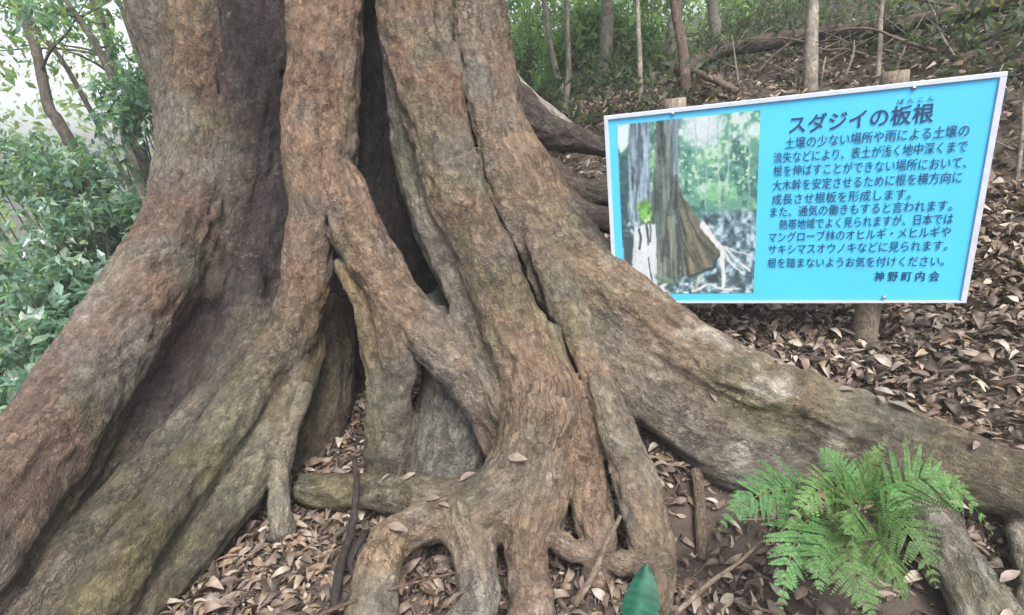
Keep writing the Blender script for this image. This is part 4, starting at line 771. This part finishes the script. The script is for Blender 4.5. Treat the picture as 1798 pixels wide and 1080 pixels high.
# low growth on the slope, and the wood far behind
mb = MB(); n = 22000; r_ = rng.uniform(4.0, 14, n); a = np.radians(rng.uniform(6, 52, n)); x, y = r_ * np.sin(a), r_ * np.cos(a); pat = fbm(np.stack([x, y, 0 * x], -1) * .9, 91, 2) > -.22; x, y = x[pat], y[pat]; n = len(x)
z = ground(x, y) + rng.uniform(.02, .45, n) ** 1.3; d = unit(n); l_ = rng.uniform(.05, .11, n); cl = np.array([(.055, .085, .05), (.08, .105, .07), (.045, .065, .045), (.11, .11, .08)])[rng.integers(0, 4, n)] * rng.uniform(.7, 1.3, n)[:, None]
leaf_cards(mb, np.stack([x, y, z], -1), d, unit(n) * .6 + [0, 0, 1], l_, l_ * .4, cl, .15, .15, 2); o = mb.build('undergrowth', M_FAR, None, False); tag(o, 'low grey green undergrowth covering the slope above the board', 'undergrowth', kind='stuff')
mb = MB(); n = 30000; r_ = rng.uniform(10, 30, n); a = np.radians(rng.uniform(-58, 24, n)); x, y = r_ * np.sin(a), r_ * np.cos(a); g_ = ground(x, y); top_ = np.where(np.degrees(a) < -22, 8.0, 9.0)
p = np.stack([x, y, g_ + rng.uniform(0, 1, n) ** 1.2 * top_], -1); da_ = np.degrees(np.arctan2(p[:, 0], p[:, 1])); keep = fbm(p * .55, 93, 3) > np.where(da_ > 9, .16, 0) + np.where(np.degrees(a) < -22, np.where(p[:, 2] < 1.2, -.3, -.04), .0); p = p[keep]; n = len(p); l_ = rng.uniform(.12, .26, n)
leaf_cards(mb, p, unit(n) + [0, 0, -.3], unit(n) + [0, 0, .6], l_, l_ * .5, np.where((p[:, 0] < -2)[:, None], np.array([(.24, .34, .16), (.30, .40, .20), (.20, .30, .18)])[rng.integers(0, 3, n)], np.array(GREENS + YELLOW)[rng.integers(0, 7, n)]) * rng.uniform(.7, 1.3, n)[:, None], .15, .15, 2); o = mb.build('distant_foliage', M_FAR, None, False); tag(o, 'hazy mass of distant green woodland behind everything', 'woodland', kind='stuff')  # paler palette on the left puts sunlight into the leaf colour

# the old tree's own upper trunk and limbs, unseen; crown shaped for the light
t0, ax = CROWN; mbt = MB(); mbl = MB(); zt = (2.62 - t0[2]) / ax[2]; pts = np.array([np.append(t0 + ax * (zt + h), r_) for h, r_ in ((0, .80), (.5, .78), (1.5, .68), (3, .58), (5, .42))]); mbt.tube(pts, 28, .1, .06, (.11, .085, .068))
for j in range(26):
    a0 = pts[2 + j % 3, :3]; az = j * 2.4; lb = sway(a0, [math.cos(az), math.sin(az), .45], rng.uniform(2.4, 5.0), 6, .15); mbt.tube(np.column_stack([lb, np.linspace(.16, .03, 7)]), 7, .2, .08, (.11, .085, .068))
    for q in lb[2:]:
        if q[0] > -1.8: clump(mbl, q + [0, 0, .2], .95, 60, .20, GREENS)  # dense leaves shade the foreground, none on the left to let sun in
mbt.build('trunk', M_BARK, tree); mbl.build('crown', M_FAR, tree, False)  # unseen upper trunk, and unseen crown shaped for the light

# ------------------------------------------------------------------ damp forest air
HZ = MB(); V = np.array([(x, y, z) for x in (-46, 46) for y in (-7.9, 61) for z in (-12, 24)], float)
hm = bpy.data.materials.new('haze'); hm.use_nodes = True; t = hm.node_tree; t.nodes.remove(t.nodes['Principled BSDF']); pv = t.nodes.new('ShaderNodeVolumePrincipled'); pv.inputs['Density'].default_value = HAZE; pv.inputs['Color'].default_value = (.92, .96, 1, 1); t.links.new(pv.outputs[0], t.nodes['Material Output'].inputs['Volume'])
hz_ = mesh_obj('haze', V, np.array([[0, 1, 3, 2], [4, 6, 7, 5], [0, 4, 5, 1], [2, 3, 7, 6], [0, 2, 6, 4], [1, 5, 7, 3]]), hm); hz_['kind'] = 'stuff'

mbt = MB(); mbt.tube([np.append(P(1222,825,1.80), .021), np.append(P(1229,880,1.74), .018), np.append(P(1231,940,1.67), .018), np.append(P(1233,985,1.62), .02)], 10, .03, .2, (.17, .14, .115)); mbt.build('root', M_BARK, tree)
